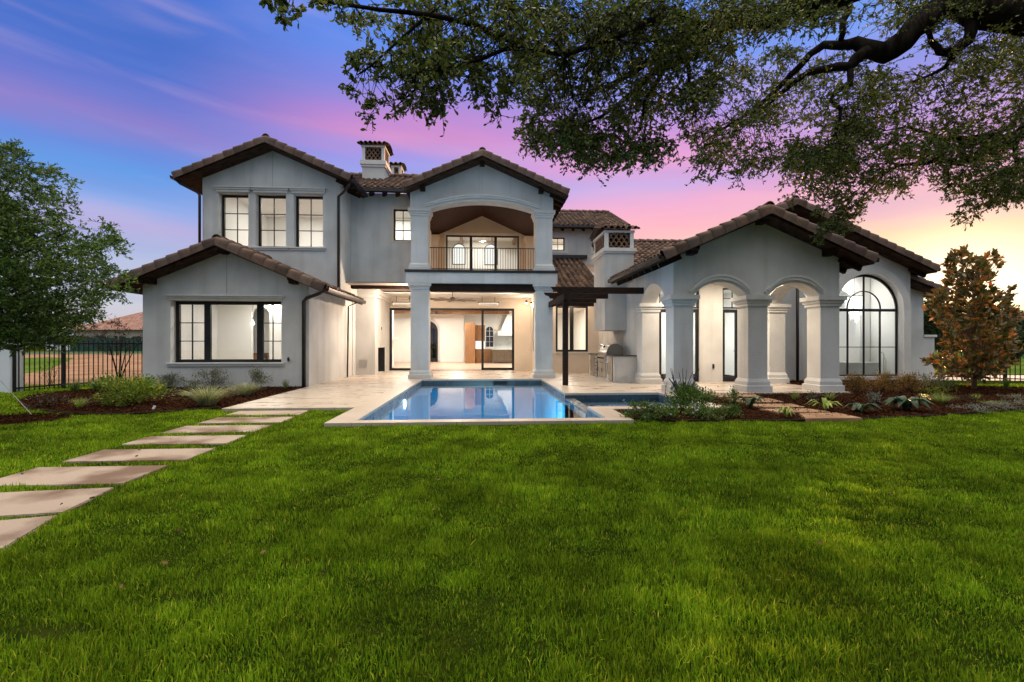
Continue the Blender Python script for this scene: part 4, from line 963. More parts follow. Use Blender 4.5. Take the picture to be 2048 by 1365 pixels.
room(H, 10.35, 15.24, 16.752, 21.5, 0, 4.0, 42, color=(.95,.97,1), floor=TRAV, nl=(1,1), wallm=DRY)
s = MB(); s.slab(R(10.4,15.2,0,3.98), [archhole(12.5,14.78,0,2.35,1.1)], YW(17.85), 0, .2); obj('interior_wall', s, DRY, H)
boxp('marble_wall', (10.45,15.1,21.35,21.45,0,3.9), MARBLE)
area(13.4, 19.8, 3.8, .5, 26, (.92,.96,1)); area(14.1, 17.3, 3.95, .4, 32, (1,.95,.90))
# side block and low garden wall on the far right
sY = 17.0; sx1 = PX(1847, sY)
wallY(sY, [(15.45,-.1),(sx1,-.1),(sx1,PZ(1847,548,sY)),(15.45,PZ(1825,540,sY))], [], .25); wallX(sx1-.25, [(sY+.25,-.1),(22,-.1),(22,3.55),(sY+.25,3.55)])
rx = PX(1896, sY-.5); tb = TB(); za = PZ(1823,547,sY-.5)-.1; zb_ = PZ(1896,577,sY-.5)-.1; k = math.hypot(rx-15.5, za-zb_); v = np.array([-(rx-15.5)/k, 0, (za-zb_)/k])
tb.add(tiles_on((rx, sY-.38, zb_), (0,1,0), v, 5, k)); tb.quad([(rx,sY-.5,zb_+.01),(rx,22,zb_+.01),(15.5,22,za+.01),(15.5,sY-.5,za+.01)]); tb.add(barrels_along((rx,sY-.45,zb_+.02),(15.5,sY-.45,za+.02), r=.105, flange=.1))
lr = tb.build('roof', H); lr['label'] = 'small lean-to tile roof on the far right'
s = MB(); s.slab([(rx,zb_-.02),(15.5,za-.02),(15.5,za-.2),(rx,zb_-.16)], [], lambda u, w, d: (u, d, w), sY-.48, 22); obj('soffit', s, SOFFIT, lr)
gw = thing('garden_wall', 'low white stucco wall with stone cap at the right end of the house', 'wall', (PX(1858,17.0),17.0,0))
s = MB(); s.box(sx1+.002, PX(1869,17.0), 17.003, 17.35, -.1, PZ(1858,675,17.0)); obj('wall', s, STUCCO, gw)
s = MB(); s.box(sx1+.003, PX(1871,17.0)+.03, 16.95, 17.4, PZ(1858,675,17.0)+.001, PZ(1858,670,17.0)); obj('cap', s, TRIM, gw, bevel=.01)
# patio wall lights
for x, y, z, e in ((-3.6,19.9,3.59,60),(-.9,19.6,3.59,42),(1.2,20.8,3.59,45),(-3.0,22.4,3.59,24)): recessed(H, x, y, z, e*1.35, (1,.85,.68))
# ================================================================= THINGS ROUND THE HOUSE
def flood(px, py, Y, label, e):
    x, _, z = PT(px, py, Y); t = thing('wall_lamp', label, 'lamp', (x, Y, z), group='glowing lamps of the patio')
    s = MB(); s.lathe([(.02,.12),(.05,.11),(.06,.03),(.055,.0)], (x, Y, z), 16); obj('housing', s, BRONZE, t)
    s = MB(); s.lathe([(.005,.01),(.05,.0),(.045,-.035),(.005,-.05)], (x, Y, z), 16); obj('bulb', s, LAMPW, t, smooth=True); s = MB(); s.tube([(x,Y,z+.1),(x,Y+.15,z+.14)], .015, 6); obj('stem', s, BRONZE, t)
    point(x, Y-.05, z-.09, e*1.5, (1,.76,.55), .05)
flood(1053,606,22.6,'left of two glowing spot lamps in the right corner of the covered patio',16)
flood(1063,609,21.9,'right of two glowing spot lamps in the right corner of the covered patio',12)
flood(1144,603,20.6,'glowing warm lamp under the pergola above the kitchen window',34)
x, _, z = PT(836, 600, 19.1)
flood(829,596,19.15,'small warm lamp under the beam beside the left patio column, washing the wing wall',235)
# ceiling fans
def fan(px, py, Y, span, n, zc, label, m):
    x, _, z = PT(px, py, Y); t = thing('ceiling_fan', label, 'ceiling fan', (x, Y, z))
    s = MB(); s.tube([(x,Y,z+.1),(x,Y,zc)], .015, 8); s.lathe([(.02,0),(.06,-.005),(.05,-.06),(.02,-.07)], (x,Y,zc), 16); obj('rod', s, BRONZE, t)
    s = MB(); s.lathe([(.02,.12),(.09,.10),(.12,.04),(.11,-.02),(.05,-.05),(.01,-.05)], (x,Y,z), 20); obj('motor', s, BRONZE, t, smooth=True)
    for i in range(n):
        a = 2*math.pi*i/n+.25; d = Vector((math.cos(a), math.sin(a), 0)); p = Vector((-d.y, d.x, 0)); c = Vector((x,Y,z))
        v = [c+d*.1+p*.05+Vector((0,0,.01)), c+d*span+p*.055+Vector((0,0,.02)), c+d*span-p*.055-Vector((0,0,.015)), c+d*.1-p*.05-Vector((0,0,.01))]
        s = MB(); s.add([tuple(q) for q in v]+[tuple(q-Vector((0,0,.01))) for q in v], [(0,1,2,3),(7,6,5,4),(0,4,5,1),(1,5,6,2),(2,6,7,3),(3,7,4,0)]); obj('blade', s, m, t)
fan(905,600,20.8,1.0,8,3.59,'outdoor ceiling fan with eight thin blades under the patio ceiling',BRONZE)
fan(873,627,27.5,.85,5,3.5,'indoor ceiling fan seen through the open sliding doors',BRONZE)
# patio heaters
for px, lab, Y in ((977,'white bar heater hanging above the right sliding door',22.6),(806,'white bar heater hanging left of the near patio column',22.6)):
    x, _, z = PT(px, 608, Y); t = thing('patio_heater', lab, 'heater', (x, Y, z))
    s = MB(); s.box(x-.46,x+.46,Y-.10,Y+.10,z-.07,z+.05); obj('body', s, WHITE, t, bevel=.015)
    s = MB(); s.box(x-.38,x+.38,Y-.103,Y-.10,z-.045,z-.01); obj('grille', s, mat('heater_grille', (.35,.33,.31), .5), t)
    s = MB(); s.box(x-.5,x+.5,Y-.06,Y+.12,z+.051,z+.085); s.tube([(x-.3,Y,z+.08),(x-.3,Y,3.6)], .012, 6); s.tube([(x+.3,Y,z+.08),(x+.3,Y,3.6)], .012, 6); obj('bracket', s, BLACK, t)
# pergola
pg = thing('pergola', 'dark timber pergola on one post beside the pool', 'pergola', (2.63,14.88,0))
s = MB(); s.box(2.555,2.715,14.81,14.97,0,2.68); obj('post', s, WOOD, pg, bevel=.008)
s = MB(); s.box(2.55,2.72,14.6,20.95,2.68,2.87); obj('beam', s, WOOD, pg, bevel=.006)
for Y, x1 in ((14.88,5.2),(16.6,4.44),(18.35,4.44),(20.1,5.2)):
    s = MB(); s.slab([(2.18,3.07),(2.24,2.99),(2.36,2.95),(2.40,2.875),(x1,2.875),(x1,3.07)], [], YW(Y), -.06, .06); obj('rafter', s, WOOD, pg)
# grill island
gi = thing('grill_island', 'white stucco outdoor kitchen island with dark stone top and steel doors', 'outdoor kitchen', (4.9,17.5,0))
s = MB(); s.box(4.43,5.21,15.8,19.4,-.02,.87); obj('base', s, STUCCO, gi)
s = MB(); s.box(4.38,5.22,15.76,19.45,.871,.91); obj('worktop', s, GRANITE, gi, bevel=.005)
def sdoor(y0, y1, z0, z1, vert=True):
    s = MB(); s.box(4.405,4.429,y0,y1,z0,z1); d = obj('door', s, STEEL, gi, bevel=.004)
    s = MB(); s.slab([(y0-.012,z0-.012),(y1+.012,z0-.012),(y1+.012,z1+.012),(y0-.012,z1+.012)], [R(y0,y1,z0,z1)], XW(4.412), 0, .017); obj('frame', s, BLACK, d)
    s = MB()
    if vert: s.tube([(4.405,y1-.06,z0+.2),(4.37,y1-.06,z0+.2),(4.37,y1-.06,z1-.2),(4.405,y1-.06,z1-.2)], .010, 6)
    else: s.tube([(4.405,y0+.08,(z0+z1)/2),(4.37,y0+.08,(z0+z1)/2),(4.37,y1-.08,(z0+z1)/2),(4.405,y1-.08,(z0+z1)/2)], .010, 6)
    obj('handle', s, BLACK, d)
sdoor(15.92,16.42,.06,.84); sdoor(16.75,17.25,.10,.60); sdoor(17.28,17.75,.10,.60)
for z in (.06,.33,.60): sdoor(18.0,18.35,z,z+.24,False)
sdoor(18.55,19.1,.06,.84)
gr = thing('gas_grill', 'stainless steel gas grill with rounded hood set in the outdoor kitchen', 'grill', (4.8,17.25,.91))
s = MB(); s.box(4.36,4.428,16.72,17.78,.66,.90); gp = obj('control_panel', s, STEEL, gr, bevel=.006)
for i in range(5): s = MB(); y = 16.85+i*.2; s.tube([(4.36,y,.78),(4.325,y,.78)], .028, 12); obj('knob', s, BLACK, gp)
prof = [(4.42,.912),(4.42,.99)]+[(4.74-.30*math.cos(rad(a)), 1.0+.30*math.sin(rad(a))) for a in range(10, 131, 12)]+[(5.0,1.15),(5.0,.912)]
s = MB(); s.slab(prof, [], lambda u, w, d: (u, d, w), 16.74, 17.76); hd = obj('hood', s, STEEL, gr, smooth=False)
s = MB(); s.slab([(a+(.012 if i else 0), b) for i, (a, b) in enumerate(prof)], [], lambda u, w, d: (u, d, w), 16.715, 16.739); obj('end_cap', s, mat('grill_side', (.20,.19,.17), .4, .8), hd)
s = MB(); s.tube([(4.50,16.85,1.18),(4.40,16.9,1.26),(4.40,17.6,1.26),(4.50,17.65,1.18)], .018, 8); obj('handle', s, CHROME, hd, smooth=True)
s = MB(); s.tube([(4.50,17.25,1.19),(4.47,17.25,1.215)], .045, 14); obj('thermometer', s, BLACK, hd)
# bathtub and chandelier behind the arched window
bx, by = 14.12, 17.25; tb_ = thing('bathtub', 'white freestanding bathtub behind the tall arched window', 'bathtub', (bx,by,0))
s = MB(); n = 32
def oval(a, b, z): return [(bx+a*math.cos(2*math.pi*i/n), by+b*math.sin(2*math.pi*i/n), z) for i in range(n)]
rings = [oval(.70,.28,0), oval(.80,.34,.25), oval(.92,.40,.56), oval(.95,.43,.60), oval(.89,.37,.60), oval(.78,.31,.25), oval(.6,.22,.1)]
s.v = [p for r in rings for p in r]
for j in range(len(rings)-1):
    for i in range(n): s.f.append((j*n+i, j*n+(i+1)%n, (j+1)*n+(i+1)%n, (j+1)*n+i))
s.f.append(tuple(range(n))[::-1]); s.f.append(tuple((len(rings)-1)*n+i for i in range(n))); obj('basin', s, WHITE, tb_, smooth=True)
s = MB(); x = bx+.80; y = by-.36; s.tube([(x,y,0),(x,y,.85),(x-.03,y,.95),(x-.12,y,.98),(x-.18,y,.90)], .014, 8); s.tube([(x+.08,y,0),(x+.08,y,.75),(x-.05,y,.75)], .010, 8); obj('tap', s, CHROME, tb_, smooth=True)
cxx, cyy = 14.15, 17.35; ct = PZ(1710,593,cyy); ch = thing('chandelier', 'glowing crystal chandelier hanging behind the arched window', 'chandelier', (cxx,cyy,ct))
s = MB(); s.tube([(cxx,cyy,ct),(cxx,cyy,4.0)], .008, 6); s.lathe([(.28,0),(.30,0),(.30,-.03),(.28,-.03)], (cxx,cyy,ct), 28); obj('frame', s, CHROME, ch)
rng = np.random.default_rng(5); s = MB()
for ring, (rr, z0, ln) in enumerate(((.29,0,.42),(.22,-.05,.62),(.13,-.1,.8))):
    kk = int(rr*130)
    for i in range(kk):
        a = 2*math.pi*i/kk; x, y = cxx+rr*math.cos(a), cyy+rr*math.sin(a); z = ct+z0; l_ = ln*(.8+.3*rng.random())
        while l_ > 0:
            h_ = .07+.03*rng.random(); q = .011; s.add([(x,y,z),(x+q,y,z-h_*.4),(x,y+q,z-h_*.4),(x-q,y,z-h_*.4),(x,y-q,z-h_*.4),(x,y,z-h_)], [(0,1,2),(0,2,3),(0,3,4),(0,4,1),(5,2,1),(5,3,2),(5,4,3),(5,1,4)]); z -= h_; l_ -= h_
obj('crystals', s, CRYSTAL, ch)
s = MB(); s.lathe([(.01,.0),(.12,-.02),(.13,-.28),(.01,-.3)], (cxx,cyy,ct-.02), 16); obj('lamp_core', s, LAMPN, ch); point(cxx, cyy-.02, ct-.95, 20, (1,.95,.9), .1)
# small fittings
s = MB(); x, _, z = PT(577,720,14.96); s.tube([(x,14.99,z),(x,14.93,z)], .03, 8); s.tube([(x,14.93,z+.03),(x,14.93,z-.05)], .02, 8); s.tube([(x,14.93,z+.03),(x+.02,14.91,z+.06)], .03, 8)
o = obj('garden_tap', s, BRONZE, loc=(x,14.98,z)); setprops(o, 'small dark garden tap on the wall right of the wing window', 'tap')
ob = obj('outlet_box', MB().box(-5.22,-5.19,19.1,19.2,.30,.45), BRONZE, loc=(-5.2,19.15,.35)); setprops(ob, 'dark outlet box low on the lit side wall of the left wing', 'outlet')
# ----------------------------------------------------------------- fences
def fence(pts, z0, z1, gap, posts, label, loc):
    t = thing('iron_fence', label, 'fence', loc)
    for (a, b) in zip(pts, pts[1:]):
        for z in (z0+.12, z1-.10): s = MB(); s.bar((*a, z), (*b, z), .03, .04); obj('rail', s, BLACK, t)
        L_ = math.dist(a, b); n = int(L_/gap)
        for i in range(1, n):
            f = i/n; x = a[0]+(b[0]-a[0])*f; y = a[1]+(b[1]-a[1])*f; s = MB(); s.box(x-.010,x+.010,y-.010,y+.010,z0+.02,z1); obj('picket', s, BLACK, t)
    for x, y in posts: s = MB(); s.box(x-.04,x+.04,y-.04,y+.04,z0-.1,z1+.04); s.box(x-.05,x+.05,y-.05,y+.05,z1+.04,z1+.06); obj('post', s, BLACK, t)
A, B, C_ = GR(27,786,LAWN), GR(127,777,LAWN), GR(300,765,LAWN); A0 = (2*A[0]-B[0]-2, 2*A[1]-B[1]-.3)
fence([A, B, C_], LAWN, 1.40, .125, [A, B], 'black iron picket fence between the white pillar and the left wing', (*B, LAWN))
A, B = (PX(1869,17.2),17.2), (PX(2010,15.9),15.9); C_ = (A[0]+(B[0]-A[0])*2.2, A[1]+(B[1]-A[1])*2.2)
fence([A, B, C_], LAWN, 1.10, .125, [B], 'black iron picket fence behind the magnolia on the right', (*A, LAWN))
wp = thing('white_pillar', 'white boundary pillar at the left edge beside the iron fence', 'pillar', (GR(5,787,LAWN)[0], 14.2, LAWN))
a = GR(-14,787,LAWN); b = GR(18,787,LAWN); s = MB(); s.box(a[0], b[0], a[1], a[1]+.4, -.1, PZ(5,690,a[1])); obj('shaft', s, WHITEP, wp, bevel=.01)
s = MB(); s.box(a[0]-.05, b[0]+.05, a[1]-.05, a[1]+.45, PZ(5,690,a[1])+.001, PZ(5,690,a[1])+.08); obj('cap', s, WHITEP, wp, bevel=.01)
# construction screen, far house, far white building
gs = thing('construction_fence', 'long green fabric site screen beyond the road at left', 'fence', (-50,70,0))
x0, x1 = PX(140,70), PX(330,70); s = MB(); n = 60; zt = 2.05
vs = []; 
for i in range(n+1):
    x = x0+(x1-x0)*i/n; y = 70+.08*math.sin(i*1.3); vs += [(x,y,.1),(x,y,zt+.04*math.sin(i*.8)),(x,y+.03,.1),(x,y+.03,zt+.04*math.sin(i*.8))]
s.v = vs; 
for i in range(n): b = i*4; s.f += [(b,b+4,b+5,b+1),(b+2,b+3,b+7,b+6),(b+1,b+5,b+7,b+3)]
obj('fabric', s, GREENMESH, gs)
for i in range(9): x = x0+(x1-x0)*i/8; s = MB(); s.tube([(x,70.1,0),(x,70.1,2.2)], .04, 6); obj('post', s, STEEL, gs)
fh = thing('neighbour_house', 'low tan house with brown hipped tile roof far left beyond the fence', 'house', (-68,85,0))
x0, x1, Y = PX(150,85), PX(330,85), 85.
ze = PZ(225,660,85); zt = PZ(225,619,85)
s = MB(); s.box(x0,x1,Y,Y+14,0,ze-.05); fw = obj('wall', s, BRICKW, fh)
for q in range(5): xx = x0+(x1-x0)*(q+.5)/5; s = MB(); s.box(xx-.9,xx+.9,Y-.06,Y+.05,1.0,2.4); obj('window', s, BLACK, fh)
s = MB(); e = .8; s.add([(x0-e,Y-e,ze),(x1+e,Y-e,ze),(x1+e,Y+14+e,ze),(x0-e,Y+14+e,ze),(x0+6,Y+7,zt),(x1-6,Y+7,zt)], [(0,1,5,4),(1,2,5),(2,3,4,5),(3,0,4),(0,3,2,1)])
rf = obj('roof', s, mat('far_tiles', (.15,.062,.042), .85, c2=(.32,.17,.13), nscale=1.6, bump=.6, bscale=4, stretch=(2.4,.5,1)), fh)
wb = thing('white_building', 'small white building with dark windows far left beyond the dirt lot', 'building', (PX(110,90),90,0))
s = MB(); s.box(PX(92,90), PX(146,90), 90, 96, 0, 3.6); obj('wall', s, WHITEP, wb)
for q in (100,112,124,136): s = MB(); s.box(PX(q,90)-.45, PX(q,90)+.45, 89.94, 90.02, 1.2, 2.6); obj('window', s, BLACK, wb)
s = MB(); xa, xb = PX(90,90), PX(148,90); s.add([(xa,89.5,3.6),(xb,89.5,3.6),(xb,96.5,3.6),(xa,96.5,3.6),(xa+2,93,5.2),(xb-2,93,5.2)], [(0,1,5,4),(1,2,5),(2,3,4,5),(3,0,4),(0,3,2,1)]); obj('roof', s, BRICKW, wb)
# tag stake and guy wire
x, y = GR(305,825,LAWN); s = MB(); s.bar((x,y,LAWN),(x+.02,y,LAWN+.06), .01, .01); s.bar((x+.01,y,LAWN+.05),(x+.035,y+.01,LAWN+.13), .05, .006, up=(0,1,0)); o = obj('plant_tag', s, WHITE, loc=(x,y,LAWN)); setprops(o, 'small white plant tag stuck in front of the left mulch bed', 'plant tag')
x, y = GR(68,835,LAWN); s = MB(); s.tube([(x,y,LAWN),(x-1.6,y+.1,LAWN+1.75)], .006, 5); o = obj('guy_wire', s, mat('pale_wire', (.55,.5,.42), .6), loc=(x,y,LAWN)); setprops(o, 'pale guy wire slanting down to the lawn at the left edge', 'guy wire')
# ================================================================= VEGETATION
def rdir(n, zlo=-1., zhi=1., rng=RNG):
    z = rng.uniform(zlo, zhi, n); a = rng.uniform(0, 2*math.pi, n); r = np.sqrt(1-z*z); return np.stack([r*np.cos(a), r*np.sin(a), z], 1)
def sprigs(C, n_leaf, spread, droop=.3, rng=RNG):
    """leaf positions and directions along short twigs that fan out of each cluster centre; also returns twig lines"""
    P = []; D = []; T = []
    for c in C:
        k = 4
        for q in range(k):
            d = rng.normal(size=3); d[2] = d[2]*.6-droop; d /= np.linalg.norm(d); l = spread*rng.uniform(.6, 1.2); m = max(2, n_leaf//k)
            e = c+d*l+np.array([0,0,-droop*l*.3]); T.append((c, e))
            t = rng.uniform(.1, 1.05, m)[:,None]; p = c+(e-c)*t; dd = d*.8+rng.normal(size=(m,3))*.75; P.append(p); D.append(dd)
    return np.concatenate(P), np.concatenate(D), T
def stem_mesh(lines, r, name, m, parent):
    """thin 3-sided twigs"""
    V = []; F = []; A = np.array([l[0] for l in lines]); B = np.array([l[1] for l in lines]); d = nrm(B-A); u = nrm(np.cross(d, np.array([.3,.2,.9]))); w = np.cross(d, u)
    pts = []
    for q in range(3):
        a = 2*math.pi*q/3; o = (u*math.cos(a)+w*math.sin(a)); pts.append(A+o*r)
    for q in range(3):
        a = 2*math.pi*q/3; o = (u*math.cos(a)+w*math.sin(a)); pts.append(B+o*r*.5)
    V = np.stack(pts, 1).reshape(-1, 3); n = len(lines); b = np.arange(n)[:,None]*6
    F = np.concatenate([b+np.array([[0,1,4,3]]), b+np.array([[1,2,5,4]]), b+np.array([[2,0,3,5]])])
    return npmesh(name, V, F, m, parent)
# ----------------------------------------------------------------- the big live oak
OAK = thing('live_oak', 'huge live oak whose dark limbs and leaves hang over the lawn from the upper right', 'tree', (13.0,5.5,LAWN))
LB = {  # limbs: image point and distance, then thickness in metres
 'A': ([(1897,-5,7.2),(1855,39,7.2),(1809,81,7.2),(1767,107,7.3),(1739,98,7.3),(1711,86,7.4),(1683,91,7.5),(1648,90,7.6),(1620,109,7.8),(1581,151,8.1),(1535,197,8.4),(1500,225,8.6),(1440,262,8.8),(1395,292,9.)], [.19,.18,.17,.165,.13,.10,.075,.065,.055,.05,.04,.032,.022,.010]),
 'B': ([(1735,104,7.3),(1712,118,7.3),(1700,134,7.3),(1658,137,7.4),(1623,144,7.5),(1591,162,7.6),(1550,196,7.8),(1515,228,8.0),(1480,262,8.2)], [.11,.09,.07,.06,.055,.045,.035,.025,.012]),
 'B2': ([(1700,134,7.3),(1700,169,7.3),(1672,183,7.3),(1662,200,7.3),(1681,218,7.3),(1679,245,7.3),(1660,290,7.3)], [.05,.045,.04,.034,.03,.022,.01]),
 'C': ([(1940,-5,7.),(1943,39,7.),(1936,81,7.),(1908,109,7.),(1880,105,7.),(1862,84,7.),(1857,56,7.)], [.10,.085,.08,.075,.055,.04,.03]),
 'C2': ([(1908,109,7.),(1890,135,7.1),(1862,150,7.2),(1835,160,7.2)], [.04,.03,.02,.01]),
 'D': ([(1665,-12,6.3),(1605,18,6.4),(1553,34,6.5),(1500,34,6.7),(1460,40,6.8),(1425,59,6.9),(1366,91,7.1),(1316,114,7.3),(1264,146,7.5),(1215,172,7.6),(1170,190,7.7)], [.20,.18,.16,.14,.12,.09,.075,.065,.05,.03,.012]),
 'D2': ([(1469,44,6.8),(1410,79,6.8),(1390,113,6.8),(1337,126,6.9),(1293,158,7.0),(1249,199,7.1),(1200,235,7.2),(1150,255,7.3)], [.09,.075,.065,.055,.045,.035,.022,.01]),
 'D3': ([(1375,117,6.8),(1378,147,6.8),(1378,180,6.8),(1390,215,6.9)], [.035,.028,.02,.01]),
 'D4': ([(1425,59,6.9),(1330,30,6.3),(1229,75,5.8),(1130,110,5.4),(1040,90,5.0),(960,120,4.8),(880,140,4.6)], [.06,.05,.04,.03,.024,.016,.008]),
 'D6': ([(1040,90,5.0),(950,50,4.7),(860,30,4.5),(760,20,4.3),(690,10,4.1),(610,-8,3.9),(560,-20,3.8)], [.03,.026,.022,.018,.014,.01,.006]),
 'D7': ([(880,140,4.6),(830,180,4.5),(790,215,4.5)], [.012,.009,.005]), 'D8': ([(860,30,4.5),(800,80,4.45),(745,130,4.4),(715,150,4.4)], [.016,.012,.009,.005]),
 'D5': ([(1337,126,6.9),(1290,200,7.),(1280,260,7.1),(1230,310,7.2)], [.035,.028,.02,.01]),
 'F': ([(1704,-8,7.4),(1697,21,7.4),(1686,42,7.4),(1686,67,7.4),(1680,88,7.5)], [.06,.055,.05,.045,.04]),
 'G': ([(2075,245,8.6),(2048,262,8.6),(2017,288,8.6),(1992,273,8.6),(1940,278,8.6),(1880,278,8.7),(1852,267,8.8),(1817,253,8.9),(1770,262,9.)], [.13,.12,.11,.07,.055,.045,.035,.022,.01]),
 'G2': ([(2010,283,8.6),(1964,306,8.6),(1922,327,8.6),(1880,320,8.7),(1852,327,8.7),(1799,331,8.8),(1767,348,8.9),(1730,390,9.)], [.075,.06,.055,.05,.04,.03,.02,.01]),
 'G3': ([(2030,275,8.6),(2030,310,8.6),(2035,345,8.6),(2020,380,8.6)], [.05,.035,.022,.01]),
}
nodes = []
def oakpt(p): return PT(*p)
for k_, (pts, rs) in LB.items():
    P3 = [Vector(oakpt(p)) for p in pts]
    # subdivide with a little wander so the limbs read as gnarled wood
    Q = []; QR = []
    for i in range(len(P3)-1):
        for t_ in (0, .5):
            j = Vector(RNG.normal(size=3))*rs[i]*.18 if t_ else Vector((0,0,0)); Q.append(P3[i].lerp(P3[i+1], t_)+j); QR.append(rs[i]*(1-t_)+rs[i+1]*t_)
    Q.append(P3[-1]); QR.append(rs[-1])
    nodes += [tuple(q) for q, r in zip(Q, QR) if r < .09]
    LB[k_] = (Q, QR)
T0 = Vector((13.0,5.5,LAWN-.1)); tr = MB()
tr.tube([T0, T0+Vector((.0,0,.4)), T0+Vector((-.1,.05,1.4)), T0+Vector((-.3,.1,2.4)), T0+Vector((-.7,.2,3.3))], [.75,.55,.46,.43,.40], 16)
obj('trunk', tr, BARK, OAK, smooth=True)
lm = MB(); fork = T0+Vector((-.6,.2,3.1))
def conn(key, mids, r0):
    Q, QR = LB[key]; pts = [fork]+[Vector(m) for m in mids]+[Q[0]]; rs = [r0+(QR[0]*1.02-r0)*i/(len(pts)-1) for i in range(len(pts))]; lm.tube(pts, rs, 12)
conn('A', [(11,6.0,4.9),(9,6.6,6.1),(7.7,7.0,6.5)], .34); conn('D', [(11,5.6,5.4),(8.4,5.9,6.7),(6.2,6.1,6.6)], .32); conn('C', [(11.2,6.2,5.0),(9.6,6.8,6.4)], .22); conn('G', [(11.9,7.0,4.3)], .28); conn('F', [(10.5,6.4,6.0),(7.5,7.2,7.2)], .2)
for k_, (Q, QR) in LB.items(): lm.tube(Q, QR, 10)
obj('limbs', lm, BARK, OAK, smooth=True)
# where the leaf sprays hang, as outlines of the crown mass seen from the lawn
REG = [ # polygon, distance range, clusters, leaves per cluster, leaf length, spread
 ([(640,-20),(1060,-20),(1090,60),(1060,150),(1030,200),(1000,235),(960,200),(930,175),(905,230),(870,235),(835,215),(790,225),(760,200),(745,230),(728,225),(735,170),(722,120),(700,50)], (4.3,5.6), 300, 34, .050, .24),
 ([(690,95),(725,105),(715,150),(705,195),(690,190)], (4.3,4.6), 10, 22, .048, .10),
 ([(728,200),(752,210),(745,236),(728,242)], (4.4,4.6), 6, 20, .045, .07),
 ([(525,-25),(600,-25),(585,30),(560,50),(545,15)], (3.6,3.9), 9, 20, .055, .10),
 ([(600,-30),(680,-30),(700,30),(650,10)], (3.9,4.3), 10, 20, .052, .10),
 ([(1010,60),(1120,20),(1300,0),(1480,60),(1420,200),(1360,300),(1330,315),(1250,330),(1215,355),(1180,345),(1100,310),(1060,300),(1035,265),(1050,200),(1030,150)], (5.8,8.0), 700, 40, .050, .30),
 ([(1050,-40),(1700,-40),(1690,60),(1560,60),(1400,110),(1230,110),(1080,60)], (5.2,7.6), 420, 36, .045, .30),
 ([(1400,140),(1560,90),(1760,120),(1900,130),(2080,60),(2080,280),(1900,300),(1700,330),(1640,350),(1560,330),(1480,355),(1400,365),(1370,345),(1380,300),(1365,270)], (6.8,9.6), 860, 40, .050, .32),
 ([(1700,-40),(2080,-40),(2080,100),(1900,120),(1760,80)], (6.4,8.6), 170, 34, .046, .30),
 ([(1560,300),(1800,290),(2080,270),(2080,400),(1985,395),(1920,385),(1850,360),(1780,400),(1740,395),(1640,380),(1600,395),(1570,360)], (7.6,9.8), 430, 38, .052, .30),
 ([(1620,380),(1730,385),(1720,430),(1690,470),(1660,480),(1630,475),(1632,430)], (7.9,8.6), 75, 36, .046, .20),
 ([(1630,470),(1660,470),(1650,500),(1635,505)], (8.0,8.3), 5, 18, .042, .10),
 ([(1880,385),(2060,370),(2060,400),(2000,410),(1960,425),(1930,455),(1915,445),(1905,410)], (8.0,8.9), 60, 32, .046, .2),
 ([(1900,90),(2080,60),(2080,410),(1930,380),(1880,250)], (7.2,9.6), 110, 36, .054, .28),
]
OP = []; OD = []; OL = []; OT = []
nd = np.array(nodes)
for poly, (ya, yb), nc, nl, ll, sp_ in REG:
    xs = [p[0] for p in poly]; ys = [p[1] for p in poly]; C = []
    # clusters gather round a set of sub-centres, which leaves gaps between them
    ncen = max(2, nc//9); cen = []
    while len(cen) < ncen:
        x, y = RNG.uniform(min(xs), max(xs)), RNG.uniform(min(ys), max(ys))
        if inpoly(np.array([x]), np.array([y]), poly)[0]: cen.append((x, y, RNG.uniform(ya, yb)))
    while len(C) < nc:
        if RNG.random() < .35: x, y, Y = RNG.uniform(min(xs), max(xs)), RNG.uniform(min(ys), max(ys)), RNG.uniform(ya, yb)
        else:
            c = cen[RNG.integers(len(cen))]; x, y, Y = c[0]+RNG.normal(0, 22), c[1]+RNG.normal(0, 16), c[2]+RNG.normal(0, .3)
        if inpoly(np.array([x]), np.array([y]), poly)[0]: C.append(PT(x, y, Y))
    C = np.array(C); P, D, T = sprigs(C, nl, sp_*.8, .25); OP.append(P); OD.append(D); OL.append(np.full(len(P), ll)); OT += T
    for c in C:
        d = np.linalg.norm(nd-c, axis=1); j = np.argmin(d+RNG.uniform(0, .5, len(d)))
        if d[j] < 1.0: mid = (nd[j]+c)/2+RNG.normal(size=3)*.05+np.array([0,0,.05]); OT += [(nd[j], mid), (mid, c)]
# the crown goes on above and behind the viewer and shades the near lawn
cb_ = np.stack([RNG.uniform(-6, 12, 430), RNG.uniform(-5, 3.2, 430), RNG.uniform(4.6, 6.8, 430)], 1)
cb_ = cb_[(cb_[:,2]-CAMZ) > .86*np.maximum(cb_[:,1], 0)+.5]
P, D, T = sprigs(cb_, 40, .6, .2); OP.append(P); OD.append(D); OL.append(np.full(len(P), .20))
P = np.concatenate(OP); D = np.concatenate(OD); Ls = np.concatenate(OL)*RNG.uniform(.75, 1.3, len(P))
leaves('crown', P, D, Ls, Ls*.52, OAKL, OAK, hexa=True)
stem_mesh(OT, .0045, 'twigs', BARK, OAK)
s = MB()
for a, b in (((12.4,5.7,3.0),(6,1.5,6.4)), ((12.4,5.7,3.0),(10,.5,6.0)), ((6,1.5,6.4),(0,-1,6.6)), ((6,1.5,6.4),(3,2.2,7.2))): s.tube([a, ((a[0]+b[0])/2, (a[1]+b[1])/2, max(a[2], b[2])*.95), b], [.2,.14,.08], 8)
obj('limbs', s, BARK, OAK, smooth=True)

